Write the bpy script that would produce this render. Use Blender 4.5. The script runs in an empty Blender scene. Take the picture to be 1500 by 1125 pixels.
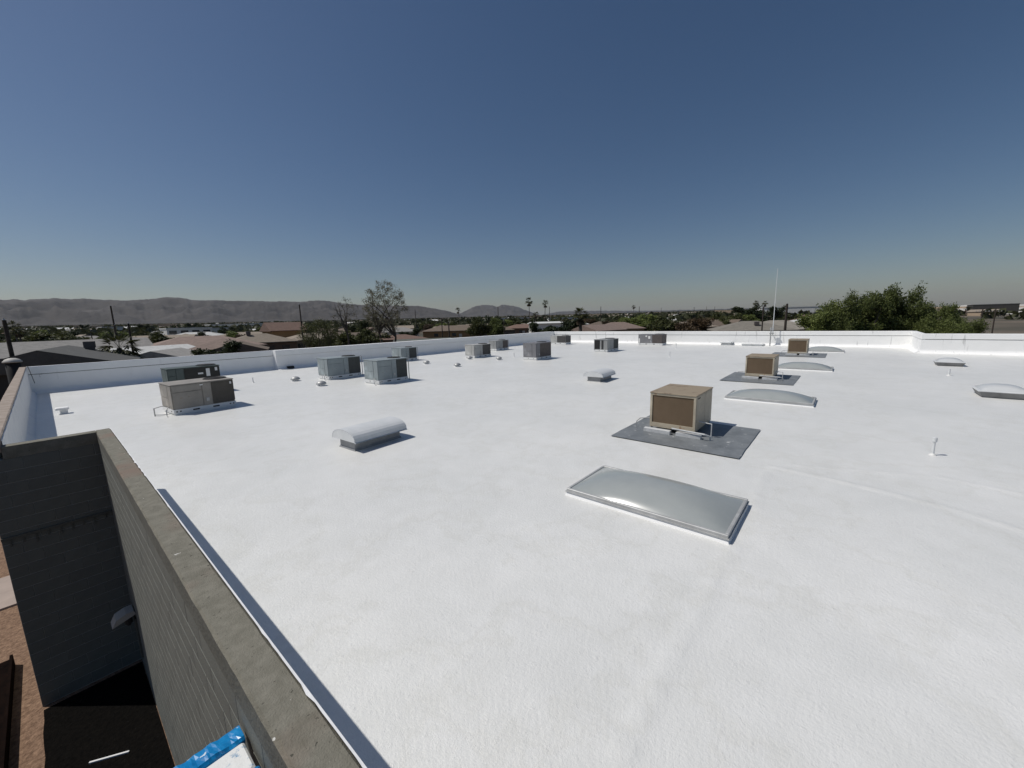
import bpy, math, random
import numpy as np
from mathutils import Vector, Matrix, noise
rnd = random.Random(7)
S = bpy.context.scene
COL = S.collection
R = math.radians

# ------------------------------------------------------------------ camera
# axes of the camera in world space (X runs along the long shaded parapet, Y along the near one, Z up)
CR = Vector((0.64355859, -0.76496354, -0.02575143))
CD = Vector((-0.1384626, -0.08326634, -0.9868611))
CF = Vector((0.75276853, 0.63866854, -0.15950561))
F, CX, CY, H = 579.0, 750.0, 562.5, 3.0
cam = bpy.data.cameras.new('camera')
cam.sensor_width = 36.0
cam.lens = F / 1500 * 36
cam.clip_start = 0.05
cam.clip_end = 60000
camo = bpy.data.objects.new('camera', cam)
COL.objects.link(camo)
camo.matrix_world = Matrix(((CR.x, -CD.x, -CF.x, 0), (CR.y, -CD.y, -CF.y, 0), (CR.z, -CD.z, -CF.z, H), (0, 0, 0, 1)))
S.camera = camo

# ------------------------------------------------------------------ sky and sun
SUN = Vector((-0.43, 0.52, 1.0)).normalized()
el = math.asin(SUN.z)
az = math.atan2(SUN.x, SUN.y)
w = bpy.data.worlds.new('World')
S.world = w
w.use_nodes = True
nt = w.node_tree
bg = nt.nodes['Background']
sky = nt.nodes.new('ShaderNodeTexSky')
sky.sky_type = 'NISHITA'
sky.sun_disc = False
sky.sun_elevation = el
sky.sun_rotation = az
sky.altitude = 300
sky.air_density = 1.0
sky.dust_density = 1.0
sky.ozone_density = 1.2
hs = nt.nodes.new('ShaderNodeHueSaturation')      # the phone's colour rendering: a little more saturated all over
hs.inputs['Saturation'].default_value = 1.2
wb = nt.nodes.new('ShaderNodeMixRGB')             # and its white balance
wb.blend_type = 'MULTIPLY'
wb.inputs['Fac'].default_value = 1
wb.inputs[2].default_value = (1.03, 0.99, 1.005, 1)
nt.links.new(sky.outputs[0], hs.inputs['Color'])
nt.links.new(hs.outputs[0], wb.inputs[1])
nt.links.new(wb.outputs[0], bg.inputs[0])
bg.inputs[1].default_value = 0.052
sun = bpy.data.lights.new('sun', 'SUN')
sun.energy = 3.25
sun.angle = R(0.53)
sun.color = (1.0, 0.96, 0.9)
suno = bpy.data.objects.new('sun', sun)
COL.objects.link(suno)
suno.rotation_euler = SUN.to_track_quat('Z', 'Y').to_euler()
S.view_settings.view_transform = 'Standard'
S.view_settings.look = 'None'
S.view_settings.gamma = 1
S.view_settings.use_curve_mapping = False
S.view_settings.exposure = 0.0
S.cycles.use_denoising = True
S.cycles.max_bounces = 6
S.cycles.volume_bounces = 0


# ------------------------------------------------------------------ helpers
def ray(px, py):
    return CR * ((px - CX) / F) + CD * ((py - CY) / F) + CF


def onz(px, py, z=0.0):
    d = ray(px, py)
    return Vector((0, 0, H)) + d * ((z - H) / d.z)


def at(px, py, r):
    """the point on a pixel's ray at horizontal distance r"""
    d = ray(px, py)
    return Vector((0, 0, H)) + d * (r / math.hypot(d.x, d.y))


def azel(px, py):
    d = ray(px, py)
    return math.atan2(d.y, d.x), d.z / math.hypot(d.x, d.y)


GZ = -3.4


def gz(x, y):
    """height of the terrain: level round the building, a long gentle rise beyond"""
    r = math.hypot(x, y)
    a = math.degrees(math.atan2(y, x))
    k = float(np.interp(a, [-40, -12, -2, 10, 110, 150], [0, 0.001, 0.006, 0.0105, 0.0115, 0]))
    return GZ + k * max(0.0, r - 130) * min(1.0, max(0.0, (r - 130) / 400.0))


class MB:
    """collects faces; build() links them as one mesh object"""

    def __init__(s):
        s.v, s.f, s.m = [], [], []
        s.mi = 0

    def add(s, vs, fs):
        o = len(s.v)
        s.v += [tuple(p) for p in vs]
        s.f += [tuple(i + o for i in f) for f in fs]
        s.m += [s.mi] * len(fs)
        return s

    def box(s, x0, x1, y0, y1, z0, z1, rot=None, c=None):
        vs = [(x, y, z) for z in (z0, z1) for y in (y0, y1) for x in (x0, x1)]
        if rot is not None:
            m = Matrix.Rotation(rot, 3, 'Z')
            c = Vector(c or (0, 0, 0))
            vs = [m @ (Vector(p) - c) + c for p in vs]
        return s.add(vs, [(0, 2, 3, 1), (4, 5, 7, 6), (0, 1, 5, 4), (1, 3, 7, 5), (3, 2, 6, 7), (2, 0, 4, 6)])

    def bevbox(s, x0, x1, y0, y1, z0, z1, b):
        """box with chamfered upright and top edges"""
        def ring(i, z):
            a0, a1, b0, b1 = x0 + i, x1 - i, y0 + i, y1 - i
            k = b
            return [(a0 + k, b0, z), (a1 - k, b0, z), (a1, b0 + k, z), (a1, b1 - k, z), (a1 - k, b1, z), (a0 + k, b1, z), (a0, b1 - k, z), (a0, b0 + k, z)]
        vs = ring(0, z0) + ring(0, z1 - b) + ring(b, z1)
        fs = [tuple(range(7, -1, -1)), tuple(range(16, 24))]
        for q in (0, 8):
            for i in range(8):
                j = (i + 1) % 8
                fs.append((q + i, q + j, q + 8 + j, q + 8 + i))
        return s.add(vs, fs)

    def tube(s, pts, rad, n=8, cap=True):
        pts = [Vector(p) for p in pts]
        if not isinstance(rad, (list, tuple)):
            rad = [rad] * len(pts)
        vs, fs = [], []
        for i, p in enumerate(pts):
            t = (pts[min(i + 1, len(pts) - 1)] - pts[max(i - 1, 0)]).normalized()
            a = t.orthogonal().normalized() if abs(t.z) > 0.99 else t.cross(Vector((0, 0, 1))).normalized()
            b = t.cross(a)
            for k in range(n):
                th = 2 * math.pi * k / n
                vs.append(p + (a * math.cos(th) + b * math.sin(th)) * rad[i])
        for i in range(len(pts) - 1):
            for k in range(n):
                l = (k + 1) % n
                fs.append((i * n + k, i * n + l, (i + 1) * n + l, (i + 1) * n + k))
        if cap:
            fs.append(tuple(range(n - 1, -1, -1)))
            fs.append(tuple(range((len(pts) - 1) * n, len(pts) * n)))
        return s.add(vs, fs)

    def lathe(s, prof, c=(0, 0, 0), n=16):
        vs, fs = [], []
        for r, z in prof:
            for k in range(n):
                th = 2 * math.pi * k / n
                vs.append((c[0] + r * math.cos(th), c[1] + r * math.sin(th), c[2] + z))
        for i in range(len(prof) - 1):
            for k in range(n):
                l = (k + 1) % n
                fs.append((i * n + k, i * n + l, (i + 1) * n + l, (i + 1) * n + k))
        fs.append(tuple(range(n - 1, -1, -1)))
        fs.append(tuple(range((len(prof) - 1) * n, len(prof) * n)))
        return s.add(vs, fs)

    def mesh(s, name, mats, smooth=False):
        me = bpy.data.meshes.new(name)
        me.from_pydata(s.v, [], s.f)
        for m in (mats if isinstance(mats, (list, tuple)) else [mats]):
            me.materials.append(m)
        if max(s.m, default=0) > 0:
            me.polygons.foreach_set('material_index', s.m)
        if smooth:
            me.polygons.foreach_set('use_smooth', [True] * len(me.polygons))
        me.update()
        return me

    def build(s, name, mats, parent=None, smooth=False, loc=None):
        return link(name, s.mesh(name, mats, smooth), parent, loc)


def link(name, me, parent=None, loc=None):
    o = bpy.data.objects.new(name, me)
    COL.objects.link(o)
    if parent:
        o.parent = parent
    if loc is not None:
        o.location = loc
    return o


def tag(o, label, cat, group=None):
    o['label'] = label
    o['category'] = cat
    if group:
        o['group'] = group
    return o


def kind(o, k):
    o['kind'] = k
    return o


def thing(name, label, cat, loc=(0, 0, 0), rz=0.0, group=None):
    o = bpy.data.objects.new(name, None)
    COL.objects.link(o)
    o.empty_display_size = 0.2
    o.location = loc
    o.rotation_euler = (0, 0, rz)
    return tag(o, label, cat, group)


def copy_tree(src, parent=None):
    c = src.copy()
    COL.objects.link(c)
    c.parent = parent
    for ch in list(src.children):
        copy_tree(ch, c)
    return c


# ------------------------------------------------------------------ materials
def mat(name, col, rough=0.7, var=0.0, scale=4.0, col2=None, bump=0.0, bscale=40.0, metal=0.0, spec=0.5, detail=6, coords='Object', objvar=0.0, thresh=None):
    m = bpy.data.materials.new(name)
    m.use_nodes = True
    n, l = m.node_tree.nodes, m.node_tree.links
    p = n['Principled BSDF']
    p.inputs['Roughness'].default_value = rough
    p.inputs['Metallic'].default_value = metal
    p.inputs['Specular IOR Level'].default_value = spec
    c = (*col, 1)
    p.inputs['Base Color'].default_value = c
    tc = n.new('ShaderNodeTexCoord')
    out = None
    if var or col2:
        tx = n.new('ShaderNodeTexNoise')
        tx.inputs['Scale'].default_value = scale
        tx.inputs['Detail'].default_value = detail
        tx.inputs['Roughness'].default_value = 0.65
        l.new(tc.outputs[coords], tx.inputs['Vector'])
        rp = n.new('ShaderNodeValToRGB')
        a, b = thresh or (0.3, 0.7)
        rp.color_ramp.elements[0].position = a
        rp.color_ramp.elements[1].position = b
        c2 = col2 or tuple(min(1, x * (1 + var)) for x in col)
        c1 = col if col2 else tuple(x * (1 - var) for x in col)
        rp.color_ramp.elements[0].color = (*c1, 1)
        rp.color_ramp.elements[1].color = (*c2, 1)
        l.new(tx.outputs['Fac'], rp.inputs['Fac'])
        out = rp.outputs['Color']
        l.new(out, p.inputs['Base Color'])
    if objvar:
        oi = n.new('ShaderNodeObjectInfo')
        hv = n.new('ShaderNodeHueSaturation')
        mr = n.new('ShaderNodeMapRange')
        mr.inputs['To Min'].default_value = 1 - objvar
        mr.inputs['To Max'].default_value = 1 + objvar
        l.new(oi.outputs['Random'], mr.inputs['Value'])
        l.new(mr.outputs[0], hv.inputs['Value'])
        if out:
            l.new(out, hv.inputs['Color'])
        else:
            hv.inputs['Color'].default_value = c
        l.new(hv.outputs['Color'], p.inputs['Base Color'])
    if bump:
        tb = n.new('ShaderNodeTexNoise')
        tb.inputs['Scale'].default_value = bscale
        tb.inputs['Detail'].default_value = 4
        l.new(tc.outputs[coords], tb.inputs['Vector'])
        bp = n.new('ShaderNodeBump')
        bp.inputs['Strength'].default_value = 1.0
        bp.inputs['Distance'].default_value = bump
        l.new(tb.outputs['Fac'], bp.inputs['Height'])
        l.new(bp.outputs['Normal'], p.inputs['Normal'])
    return m


def leaf_mat(name, col, var=0.35, trans=0.25):
    m = bpy.data.materials.new(name)
    m.use_nodes = True
    n, l = m.node_tree.nodes, m.node_tree.links
    p = n['Principled BSDF']
    p.inputs['Roughness'].default_value = 0.6
    p.inputs['Specular IOR Level'].default_value = 0.3
    g = n.new('ShaderNodeNewGeometry')
    oi = n.new('ShaderNodeObjectInfo')
    ad = n.new('ShaderNodeMath')
    ad.operation = 'ADD'
    sc = n.new('ShaderNodeMath')
    sc.operation = 'MULTIPLY'
    sc.inputs[1].default_value = 0.5
    l.new(g.outputs['Random Per Island'], ad.inputs[0])
    l.new(oi.outputs['Random'], ad.inputs[1])
    l.new(ad.outputs[0], sc.inputs[0])
    rp = n.new('ShaderNodeValToRGB')
    rp.color_ramp.elements[0].color = (*[x * (1 - var) for x in col], 1)
    rp.color_ramp.elements[1].color = (col[0] * (1 + var) + 0.01, col[1] * (1 + var), col[2] * (1 + var * 0.5), 1)
    l.new(sc.outputs[0], rp.inputs['Fac'])
    l.new(rp.outputs['Color'], p.inputs['Base Color'])
    tr = n.new('ShaderNodeBsdfTranslucent')
    l.new(rp.outputs['Color'], tr.inputs['Color'])
    mx = n.new('ShaderNodeMixShader')
    mx.inputs['Fac'].default_value = trans
    l.new(p.outputs[0], mx.inputs[1])
    l.new(tr.outputs[0], mx.inputs[2])
    l.new(mx.outputs[0], n['Material Output'].inputs['Surface'])
    return m


def roof_mat():
    """white elastomeric coating on foam: orange-peel relief, faint ponding rings and scuffs"""
    m = bpy.data.materials.new('roof_coating')
    m.use_nodes = True
    n, l = m.node_tree.nodes, m.node_tree.links
    p = n['Principled BSDF']
    p.inputs['Roughness'].default_value = 0.4
    p.inputs['Specular IOR Level'].default_value = 0.5
    tc = n.new('ShaderNodeTexCoord')

    def tex(scale, detail, rough=0.6):
        t = n.new('ShaderNodeTexNoise')
        t.inputs['Scale'].default_value = scale
        t.inputs['Detail'].default_value = detail
        t.inputs['Roughness'].default_value = rough
        l.new(tc.outputs['Object'], t.inputs['Vector'])
        return t

    def ramp(t, p0, p1, c0, c1):
        r = n.new('ShaderNodeValToRGB')
        r.color_ramp.elements[0].position = p0
        r.color_ramp.elements[1].position = p1
        r.color_ramp.elements[0].color = (*c0, 1)
        r.color_ramp.elements[1].color = (*c1, 1)
        l.new(t.outputs['Fac'], r.inputs['Fac'])
        return r
    a = ramp(tex(0.28, 5), 0.32, 0.68, (0.715, 0.72, 0.70), (0.785, 0.785, 0.762))
    b = ramp(tex(2.2, 8, 0.7), 0.42, 0.66, (0.955, 0.955, 0.95), (1, 1, 1))
    mx = n.new('ShaderNodeMixRGB')
    mx.blend_type = 'MULTIPLY'
    mx.inputs['Fac'].default_value = 1
    l.new(a.outputs['Color'], mx.inputs[1])
    l.new(b.outputs['Color'], mx.inputs[2])
    # scattered specks of dirt
    c = ramp(tex(9.0, 3, 0.8), 0.20, 0.25, (0.82, 0.81, 0.79), (1, 1, 1))
    m2 = n.new('ShaderNodeMixRGB')
    m2.blend_type = 'MULTIPLY'
    m2.inputs['Fac'].default_value = 1
    l.new(mx.outputs[0], m2.inputs[1])
    l.new(c.outputs['Color'], m2.inputs[2])
    rg = n.new('ShaderNodeValToRGB')
    e = rg.color_ramp.elements
    e[0].position, e[1].position = 0.47, 0.53
    e[0].color = e[1].color = (1, 1, 1, 1)
    q = e.new(0.495)
    q.color = (0.955, 0.952, 0.94, 1)
    q = e.new(0.505)
    q.color = (0.985, 0.983, 0.975, 1)
    l.new(tex(0.42, 7, 0.62).outputs['Fac'], rg.inputs['Fac'])
    m3 = n.new('ShaderNodeMixRGB')
    m3.blend_type = 'MULTIPLY'
    m3.inputs['Fac'].default_value = 1
    l.new(m2.outputs[0], m3.inputs[1])
    l.new(rg.outputs['Color'], m3.inputs[2])
    l.new(m3.outputs[0], p.inputs['Base Color'])
    b1 = n.new('ShaderNodeBump')
    b1.inputs['Distance'].default_value = 0.02
    b1.inputs['Strength'].default_value = 0.35
    l.new(tex(3.2, 6, 0.7).outputs['Fac'], b1.inputs['Height'])
    b2 = n.new('ShaderNodeBump')
    b2.inputs['Distance'].default_value = 0.006
    l.new(tex(26, 4, 0.65).outputs['Fac'], b2.inputs['Height'])
    l.new(b1.outputs[0], b2.inputs['Normal'])
    b3 = n.new('ShaderNodeBump')
    b3.inputs['Distance'].default_value = 0.0035
    bl = ramp(tex(9, 5, 0.7), 0.58, 0.80, (0, 0, 0), (1, 1, 1))
    l.new(bl.outputs['Color'], b3.inputs['Height'])
    l.new(b2.outputs[0], b3.inputs['Normal'])
    b4 = n.new('ShaderNodeBump')
    b4.inputs['Distance'].default_value = 0.0025
    l.new(tex(85, 3, 0.6).outputs['Fac'], b4.inputs['Height'])
    l.new(b3.outputs[0], b4.inputs['Normal'])
    l.new(b4.outputs[0], p.inputs['Normal'])
    return m


def white_wall_mat(name, c1, c2, streak=0.0):
    """white coating on block with vertical run-off streaks"""
    m = mat(name, c1, 0.6, scale=1.3, col2=c2, bump=0.004, bscale=22)
    if streak:
        n, l = m.node_tree.nodes, m.node_tree.links
        p = n['Principled BSDF']
        src = p.inputs['Base Color'].links[0].from_socket
        tc = [q for q in n if q.type == 'TEX_COORD'][0]
        mp = n.new('ShaderNodeMapping')
        mp.inputs['Scale'].default_value = (2.2, 2.2, 0.25)
        l.new(tc.outputs['Object'], mp.inputs['Vector'])
        t = n.new('ShaderNodeTexNoise')
        t.inputs['Scale'].default_value = 2.4
        t.inputs['Detail'].default_value = 5
        l.new(mp.outputs[0], t.inputs['Vector'])
        r = n.new('ShaderNodeValToRGB')
        r.color_ramp.elements[0].position = 0.62
        r.color_ramp.elements[1].position = 0.7
        r.color_ramp.elements[0].color = (1, 1, 1, 1)
        r.color_ramp.elements[1].color = (1 - streak,) * 3 + (1,)
        l.new(t.outputs['Fac'], r.inputs['Fac'])
        mx = n.new('ShaderNodeMixRGB')
        mx.blend_type = 'MULTIPLY'
        mx.inputs['Fac'].default_value = 1
        l.new(src, mx.inputs[1])
        l.new(r.outputs['Color'], mx.inputs[2])
        l.new(mx.outputs[0], p.inputs['Base Color'])
    return m


M_roof = roof_mat()
M_white = white_wall_mat('white_coating', (0.83, 0.83, 0.82), (0.88, 0.88, 0.87), 0.06)
M_stained = white_wall_mat('streaked_white_coating', (0.83, 0.83, 0.815), (0.88, 0.88, 0.865), 0.3)
M_whiteblock = mat('white_painted_block', (0.66, 0.67, 0.68), 0.7, scale=3, col2=(0.78, 0.78, 0.77), bump=0.012, bscale=14)
M_block = mat('grey_block_paint', (0.125, 0.13, 0.115), 0.8, scale=2.5, col2=(0.16, 0.165, 0.145), bump=0.003, bscale=60, coords='Object', objvar=0.05)
M_mortar = mat('grey_mortar', (0.36, 0.36, 0.33), 0.9, var=0.15, scale=8, bump=0.002, bscale=70)  # lightened so the colour gives the joints their sun-caught highlight
M_cap = mat('raw_concrete_cap', (0.135, 0.128, 0.098), 0.9, scale=9.0, col2=(0.235, 0.222, 0.18), bump=0.005, bscale=110, detail=12)


def specks(m, scale, lo, hi, col, below=False):
    n, l = m.node_tree.nodes, m.node_tree.links
    p = n['Principled BSDF']
    src = p.inputs['Base Color'].links[0].from_socket
    tc = [q for q in n if q.type == 'TEX_COORD'][0]
    t = n.new('ShaderNodeTexNoise')
    t.inputs['Scale'].default_value = scale
    t.inputs['Detail'].default_value = 3
    l.new(tc.outputs['Object'], t.inputs['Vector'])
    r = n.new('ShaderNodeValToRGB')
    r.color_ramp.elements[0].position = lo
    r.color_ramp.elements[1].position = hi
    r.color_ramp.elements[0].color = (0, 0, 0, 1) if not below else (1, 1, 1, 1)
    r.color_ramp.elements[1].color = (1, 1, 1, 1) if not below else (0, 0, 0, 1)
    l.new(t.outputs['Fac'], r.inputs['Fac'])
    mx = n.new('ShaderNodeMixRGB')
    l.new(r.outputs['Color'], mx.inputs['Fac'])
    l.new(src, mx.inputs[1])
    mx.inputs[2].default_value = (*col, 1)
    l.new(mx.outputs[0], p.inputs['Base Color'])


specks(M_cap, 1.3, 0.56, 0.75, (0.20, 0.15, 0.115))
specks(M_cap, 17.0, 0.745, 0.76, (0.62, 0.61, 0.57))
specks(M_cap, 34.0, 0.29, 0.32, (0.07, 0.066, 0.05), True)
M_captan = mat('brown_concrete_cap', (0.24, 0.19, 0.15), 0.9, scale=3.0, col2=(0.40, 0.34, 0.29), bump=0.006, bscale=40, detail=9)
M_capface = mat('dark_cap_side', (0.085, 0.085, 0.07), 0.9, scale=6.0, col2=(0.13, 0.13, 0.11), bump=0.008, bscale=40, detail=9)
M_patch = mat('aluminium_coated_patch', (0.13, 0.142, 0.15), 0.5, scale=2.2, col2=(0.235, 0.25, 0.26), bump=0.008, bscale=14, detail=12)
specks(M_patch, 5.0, 0.66, 0.72, (0.42, 0.43, 0.43))
M_dark = mat('dark_opening', (0.012, 0.012, 0.013), 0.8)
M_rubber = mat('dark_rubber', (0.03, 0.03, 0.032), 0.7)
M_galv = mat('galvanised_steel', (0.36, 0.365, 0.36), 0.5, scale=7, col2=(0.48, 0.485, 0.48), metal=0.35)
M_silver = mat('silver_paint', (0.45, 0.46, 0.46), 0.5, scale=9, col2=(0.62, 0.63, 0.63), bump=0.003, bscale=30)
M_hood = mat('white_hood_paint', (0.60, 0.62, 0.62), 0.4, scale=3, col2=(0.70, 0.71, 0.71), bump=0.002, bscale=12)
M_railw = mat('white_base_rail', (0.70, 0.71, 0.70), 0.6, scale=6, col2=(0.78, 0.78, 0.77))
M_acryl = mat('milky_acrylic', (0.30, 0.325, 0.32), 0.16, scale=0.9, col2=(0.37, 0.39, 0.38), spec=0.6)
M_curbmid = mat('bare_metal_curb', (0.22, 0.225, 0.23), 0.5, scale=4, col2=(0.32, 0.325, 0.33))
M_curbdark = mat('dull_flashing', (0.15, 0.15, 0.15), 0.6, scale=3, col2=(0.24, 0.24, 0.24))
M_acrylw = mat('clear_white_acrylic', (0.52, 0.54, 0.54), 0.22, scale=1.5, col2=(0.60, 0.61, 0.61), spec=0.6)
M_alu = mat('aluminium_frame', (0.36, 0.365, 0.36), 0.5, scale=5, col2=(0.50, 0.505, 0.50), metal=0.2)
M_sticker = mat('white_sticker', (0.72, 0.72, 0.70), 0.6, var=0.05)
M_wood = mat('weathered_pole', (0.03, 0.023, 0.018), 0.9, scale=3, col2=(0.065, 0.05, 0.04), bump=0.01, bscale=20)


def paint(name, c):
    m = mat(name, tuple(x * 0.82 for x in c), 0.55, scale=2.2, col2=tuple(x * 1.15 for x in c), detail=9, bump=0.004, bscale=5)
    specks(m, 4.5, 0.64, 0.72, (c[0] * 0.7 + 0.02, c[1] * 0.58, c[2] * 0.48))
    specks(m, 1.1, 0.60, 0.72, tuple(min(1, x * 1.35 + 0.03) for x in c))
    return m


# ------------------------------------------------------------------ ground
def polar(name, rs, azs, zf, m, smooth=True):
    mb = MB()
    n = len(azs)
    for r in rs:
        for a in azs:
            x, y = r * math.cos(a), r * math.sin(a)
            mb.v.append((x, y, zf(x, y, r, a)))
    for i in range(len(rs) - 1):
        for k in range(n - 1):
            mb.f.append((i * n + k, (i + 1) * n + k, (i + 1) * n + k + 1, i * n + k + 1))
    mb.m = [0] * len(mb.f)
    return mb.build(name, m, smooth=smooth)


M_ground = mat('desert_ground', (0.045, 0.045, 0.03), 0.95, scale=0.02, col2=(0.15, 0.12, 0.088), detail=12, thresh=(0.35, 0.62))
rs = [0.01, 20, 60, 100, 130] + [130 * 1.09 ** i for i in range(1, 62)]
azs = [R(-180 + 360 * i / 180) for i in range(181)]
ground = polar('ground', rs, azs, lambda x, y, r, a: gz(x, y), M_ground)
kind(ground, 'structure')
M_gravel = mat('brown_gravel', (0.11, 0.06, 0.035), 0.95, scale=16, col2=(0.33, 0.21, 0.135), bump=0.03, bscale=26, detail=8)
g = MB().box(-14, 0.42, -14, 48, GZ - 0.1, GZ + 0.006).build('gravel_yard', M_gravel)
kind(g, 'structure')
M_black = mat('black_ground', (0.003, 0.003, 0.003), 1.0, scale=20, col2=(0.009, 0.008, 0.007), bump=0.02, bscale=30, spec=0.03)  # near-black sheet laid over the ground in the notch
mb = MB()
n = 60
for i in range(n + 1):
    y = -8 + 18.0 * i / n
    mb.v += [(-0.84 + 0.03 * noise.noise((y * 4, 1, 1)) + 0.03 * noise.noise((y * 13, 1, 1)), y, GZ + 0.012), (0.41, y, GZ + 0.012)]
mb.f = [(2 * i, 2 * i + 1, 2 * i + 3, 2 * i + 2) for i in range(n)]
mb.m = [0] * n
kind(mb.build('dark_ground_sheet', M_black), 'structure')
M_slab = mat('pale_concrete', (0.38, 0.31, 0.27), 0.9, var=0.1, scale=3)
g = MB().box(-13, -0.85, 14.6, 16.5, GZ - 0.05, GZ + 0.05).build('footpath', M_slab)
kind(g, 'structure')

# ------------------------------------------------------------------ the building
PT = 1.34          # top of the parapets
NT = 1.22          # top of the near parapet
XI, XO = 0.615, 0.42   # near parapet inner and outer face
YN = 10.1          # the notch wall's outer face
XL0, XL1 = -0.85, -0.635
YB = 30.7          # shaded long parapet
XB, XJ, YJ = 44.6, 39.4, -3.95
bld = thing('flat_roofed_building', 'large grey block building with a white coated flat roof inside parapets', 'building')

SEAMS = [([(2.0, 0.93), (2.9, 0.97), (3.8, 0.92), (5.1, 0.95), (5.5, 0.86)], 0.05, 0.024), ([(6.8, 0.86), (7.6, 0.96), (8.3, 1.0), (8.95, 0.85)], 0.05, 0.026),
         ([(9.0, 0.85), (8.87, 0), (8.73, -0.75), (8.5, -1.5), (8.2, -2.05), (7.6, -3.2)], 0.05, 0.026),
         ([(9.3, 0.6), (10.1, -1.5), (9.88, -2.4), (9.4, -3.6)], 0.06, 0.018), ([(14.5, 9), (19, 5.4), (26, 4.6)], 0.12, 0.014), ([(6, 11), (12, 12.4), (21, 11.6)], 0.12, 0.014)]


def seg_d(x, y, pts):
    best = 9.0
    for (ax, ay), (bx, by) in zip(pts, pts[1:]):
        dx, dy = bx - ax, by - ay
        t = max(0, min(1, ((x - ax) * dx + (y - ay) * dy) / (dx * dx + dy * dy)))
        best = min(best, math.hypot(x - ax - t * dx, y - ay - t * dy))
    return best


def roofz(x, y, fine=True):
    z = 0.012 * noise.noise((x * 0.35, y * 0.35, 0)) + 0.006 * noise.noise((x * 1.1, y * 1.1, 5))
    if fine:
        for pts, wd, hh in SEAMS:
            d = seg_d(x, y, pts)
            if d < 3 * wd:
                jit = 0.45 + 0.9 * abs(noise.noise((x * 3, y * 3, 2))) + 0.45 * noise.noise((x * 11, y * 11, 2))
                z += hh * jit * math.exp(-(d / wd) ** 2)
    return z


def roof_grid(xs, ys, holes=None):
    mb = MB()
    nx = len(xs)
    for y in ys:
        for x in xs:
            mb.v.append((x, y, roofz(x, y, 1.9 < x < 27 and -4 < y < 13)))
    for j in range(len(ys) - 1):
        for i in range(nx - 1):
            if holes and holes((xs[i] + xs[i + 1]) / 2, (ys[j] + ys[j + 1]) / 2):
                continue
            mb.f.append((j * nx + i, j * nx + i + 1, (j + 1) * nx + i + 1, (j + 1) * nx + i))
    mb.m = [0] * len(mb.f)
    return mb


def frange(a, b, st):
    n = max(1, round((b - a) / st))
    return [a + (b - a) * i / n for i in range(n + 1)]


xs = [-0.66, -0.3, 0.1] + frange(0.5, 11, 0.07)[0:] + frange(11.15, 28, 0.3) + frange(28.6, 44.9, 1.1)
ys = frange(-16, -4.3, 0.6) + frange(-4.0, 4, 0.08) + frange(4.1, 12, 0.22) + frange(12.4, 30.9, 0.7)
rf = roof_grid(xs, ys, lambda x, y: (x < 0.5 and y < YN + 0.1) or (x > XJ + 0.3 and y < YJ - 0.3)).build('roof', M_roof, bld, smooth=True)
rf['label'] = 'white coated flat roof deck'


def parapet(p, q, nrm, top=PT, thick=0.2, body=None, capm=None, lab=None, face=True, cap_t=0.0):
    """inner parapet from p to q, nrm points to the roof: canted foot, coated face, proud upper band"""
    body = body or M_white
    p, q, nn = Vector((*p, 0)), Vector((*q, 0)), Vector((*nrm, 0))
    prof = [(0.30, -0.02), (0.27, 0.012), (0.17, 0.05), (0.07, 0.15), (0.035, 0.24), (0.022, top * 0.62), (0.02, top * 0.70),
            (-0.03, top * 0.703), (-0.03, top * 0.722), (0.045, top * 0.725), (0.045, top - 0.03), (0.03, top), (-thick, top), (-thick, -0.02)]
    L = (q - p).length
    k = max(2, int(L / 0.9))
    mb = MB()
    n = len(prof)
    for i in range(k + 1):
        b = p.lerp(q, i / k)
        for j, (o, z) in enumerate(prof):
            wob = 0.006 * noise.noise((b.x * 0.9, b.y * 0.9, z * 3)) if 0 < j < n - 1 else 0
            zz = z + (0.008 * noise.noise((b.x * 0.4, b.y * 0.4, 8)) if z > top * 0.6 else 0)
            mb.v.append(tuple(b + nn * (o + wob) + Vector((0, 0, zz))))
    flip = (q - p).cross(nn).z > 0
    for i in range(k):
        for j in range(n - 1):
            f = (i * n + j, (i + 1) * n + j, (i + 1) * n + j + 1, i * n + j + 1)
            mb.f.append(f if flip else f[::-1])
    a, b = tuple(range(n)), tuple(range(k * n, k * n + n))
    mb.f += [a[::-1], b] if not flip else [a, b[::-1]]
    mb.m = [0] * len(mb.f)
    o = mb.build('parapet', body, bld)
    if lab:
        o['label'] = lab
    return o


# the long shaded parapet steps in a little at its pilaster
jx = 10.35
parapet((XL1, YB), (jx, YB), (0, -1), lab='shaded parapet run between the corner and the step')
parapet((jx, YB - 0.5), (XB, YB - 0.5), (0, -1), thick=0.7, lab='long shaded parapet run beyond the step')
parapet((XB, YB - 0.5), (XB, YJ), (-1, 0), body=M_stained, lab='sunlit end parapet')
parapet((XB - 0.02, YJ), (XJ, YJ), (0, 1), lab='short parapet return')
parapet((XJ, YJ - 0.0), (XJ, -16), (-1, 0), body=M_stained, lab='sunlit parapet run beyond the jog')
# outside faces under the far parapets
ex = MB()
ex.box(XL0 + 0.01, XB + 0.21, YB + 0.02, YB + 0.22, GZ, PT - 0.06)
ex.box(XB + 0.02, XB + 0.22, YJ - 0.2, YB, GZ, PT - 0.06)
ex.box(XJ + 0.02, XJ + 0.22, -16, YJ - 0.2, GZ, PT - 0.06)
ex.build('outer_wall', M_block, bld)


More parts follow.
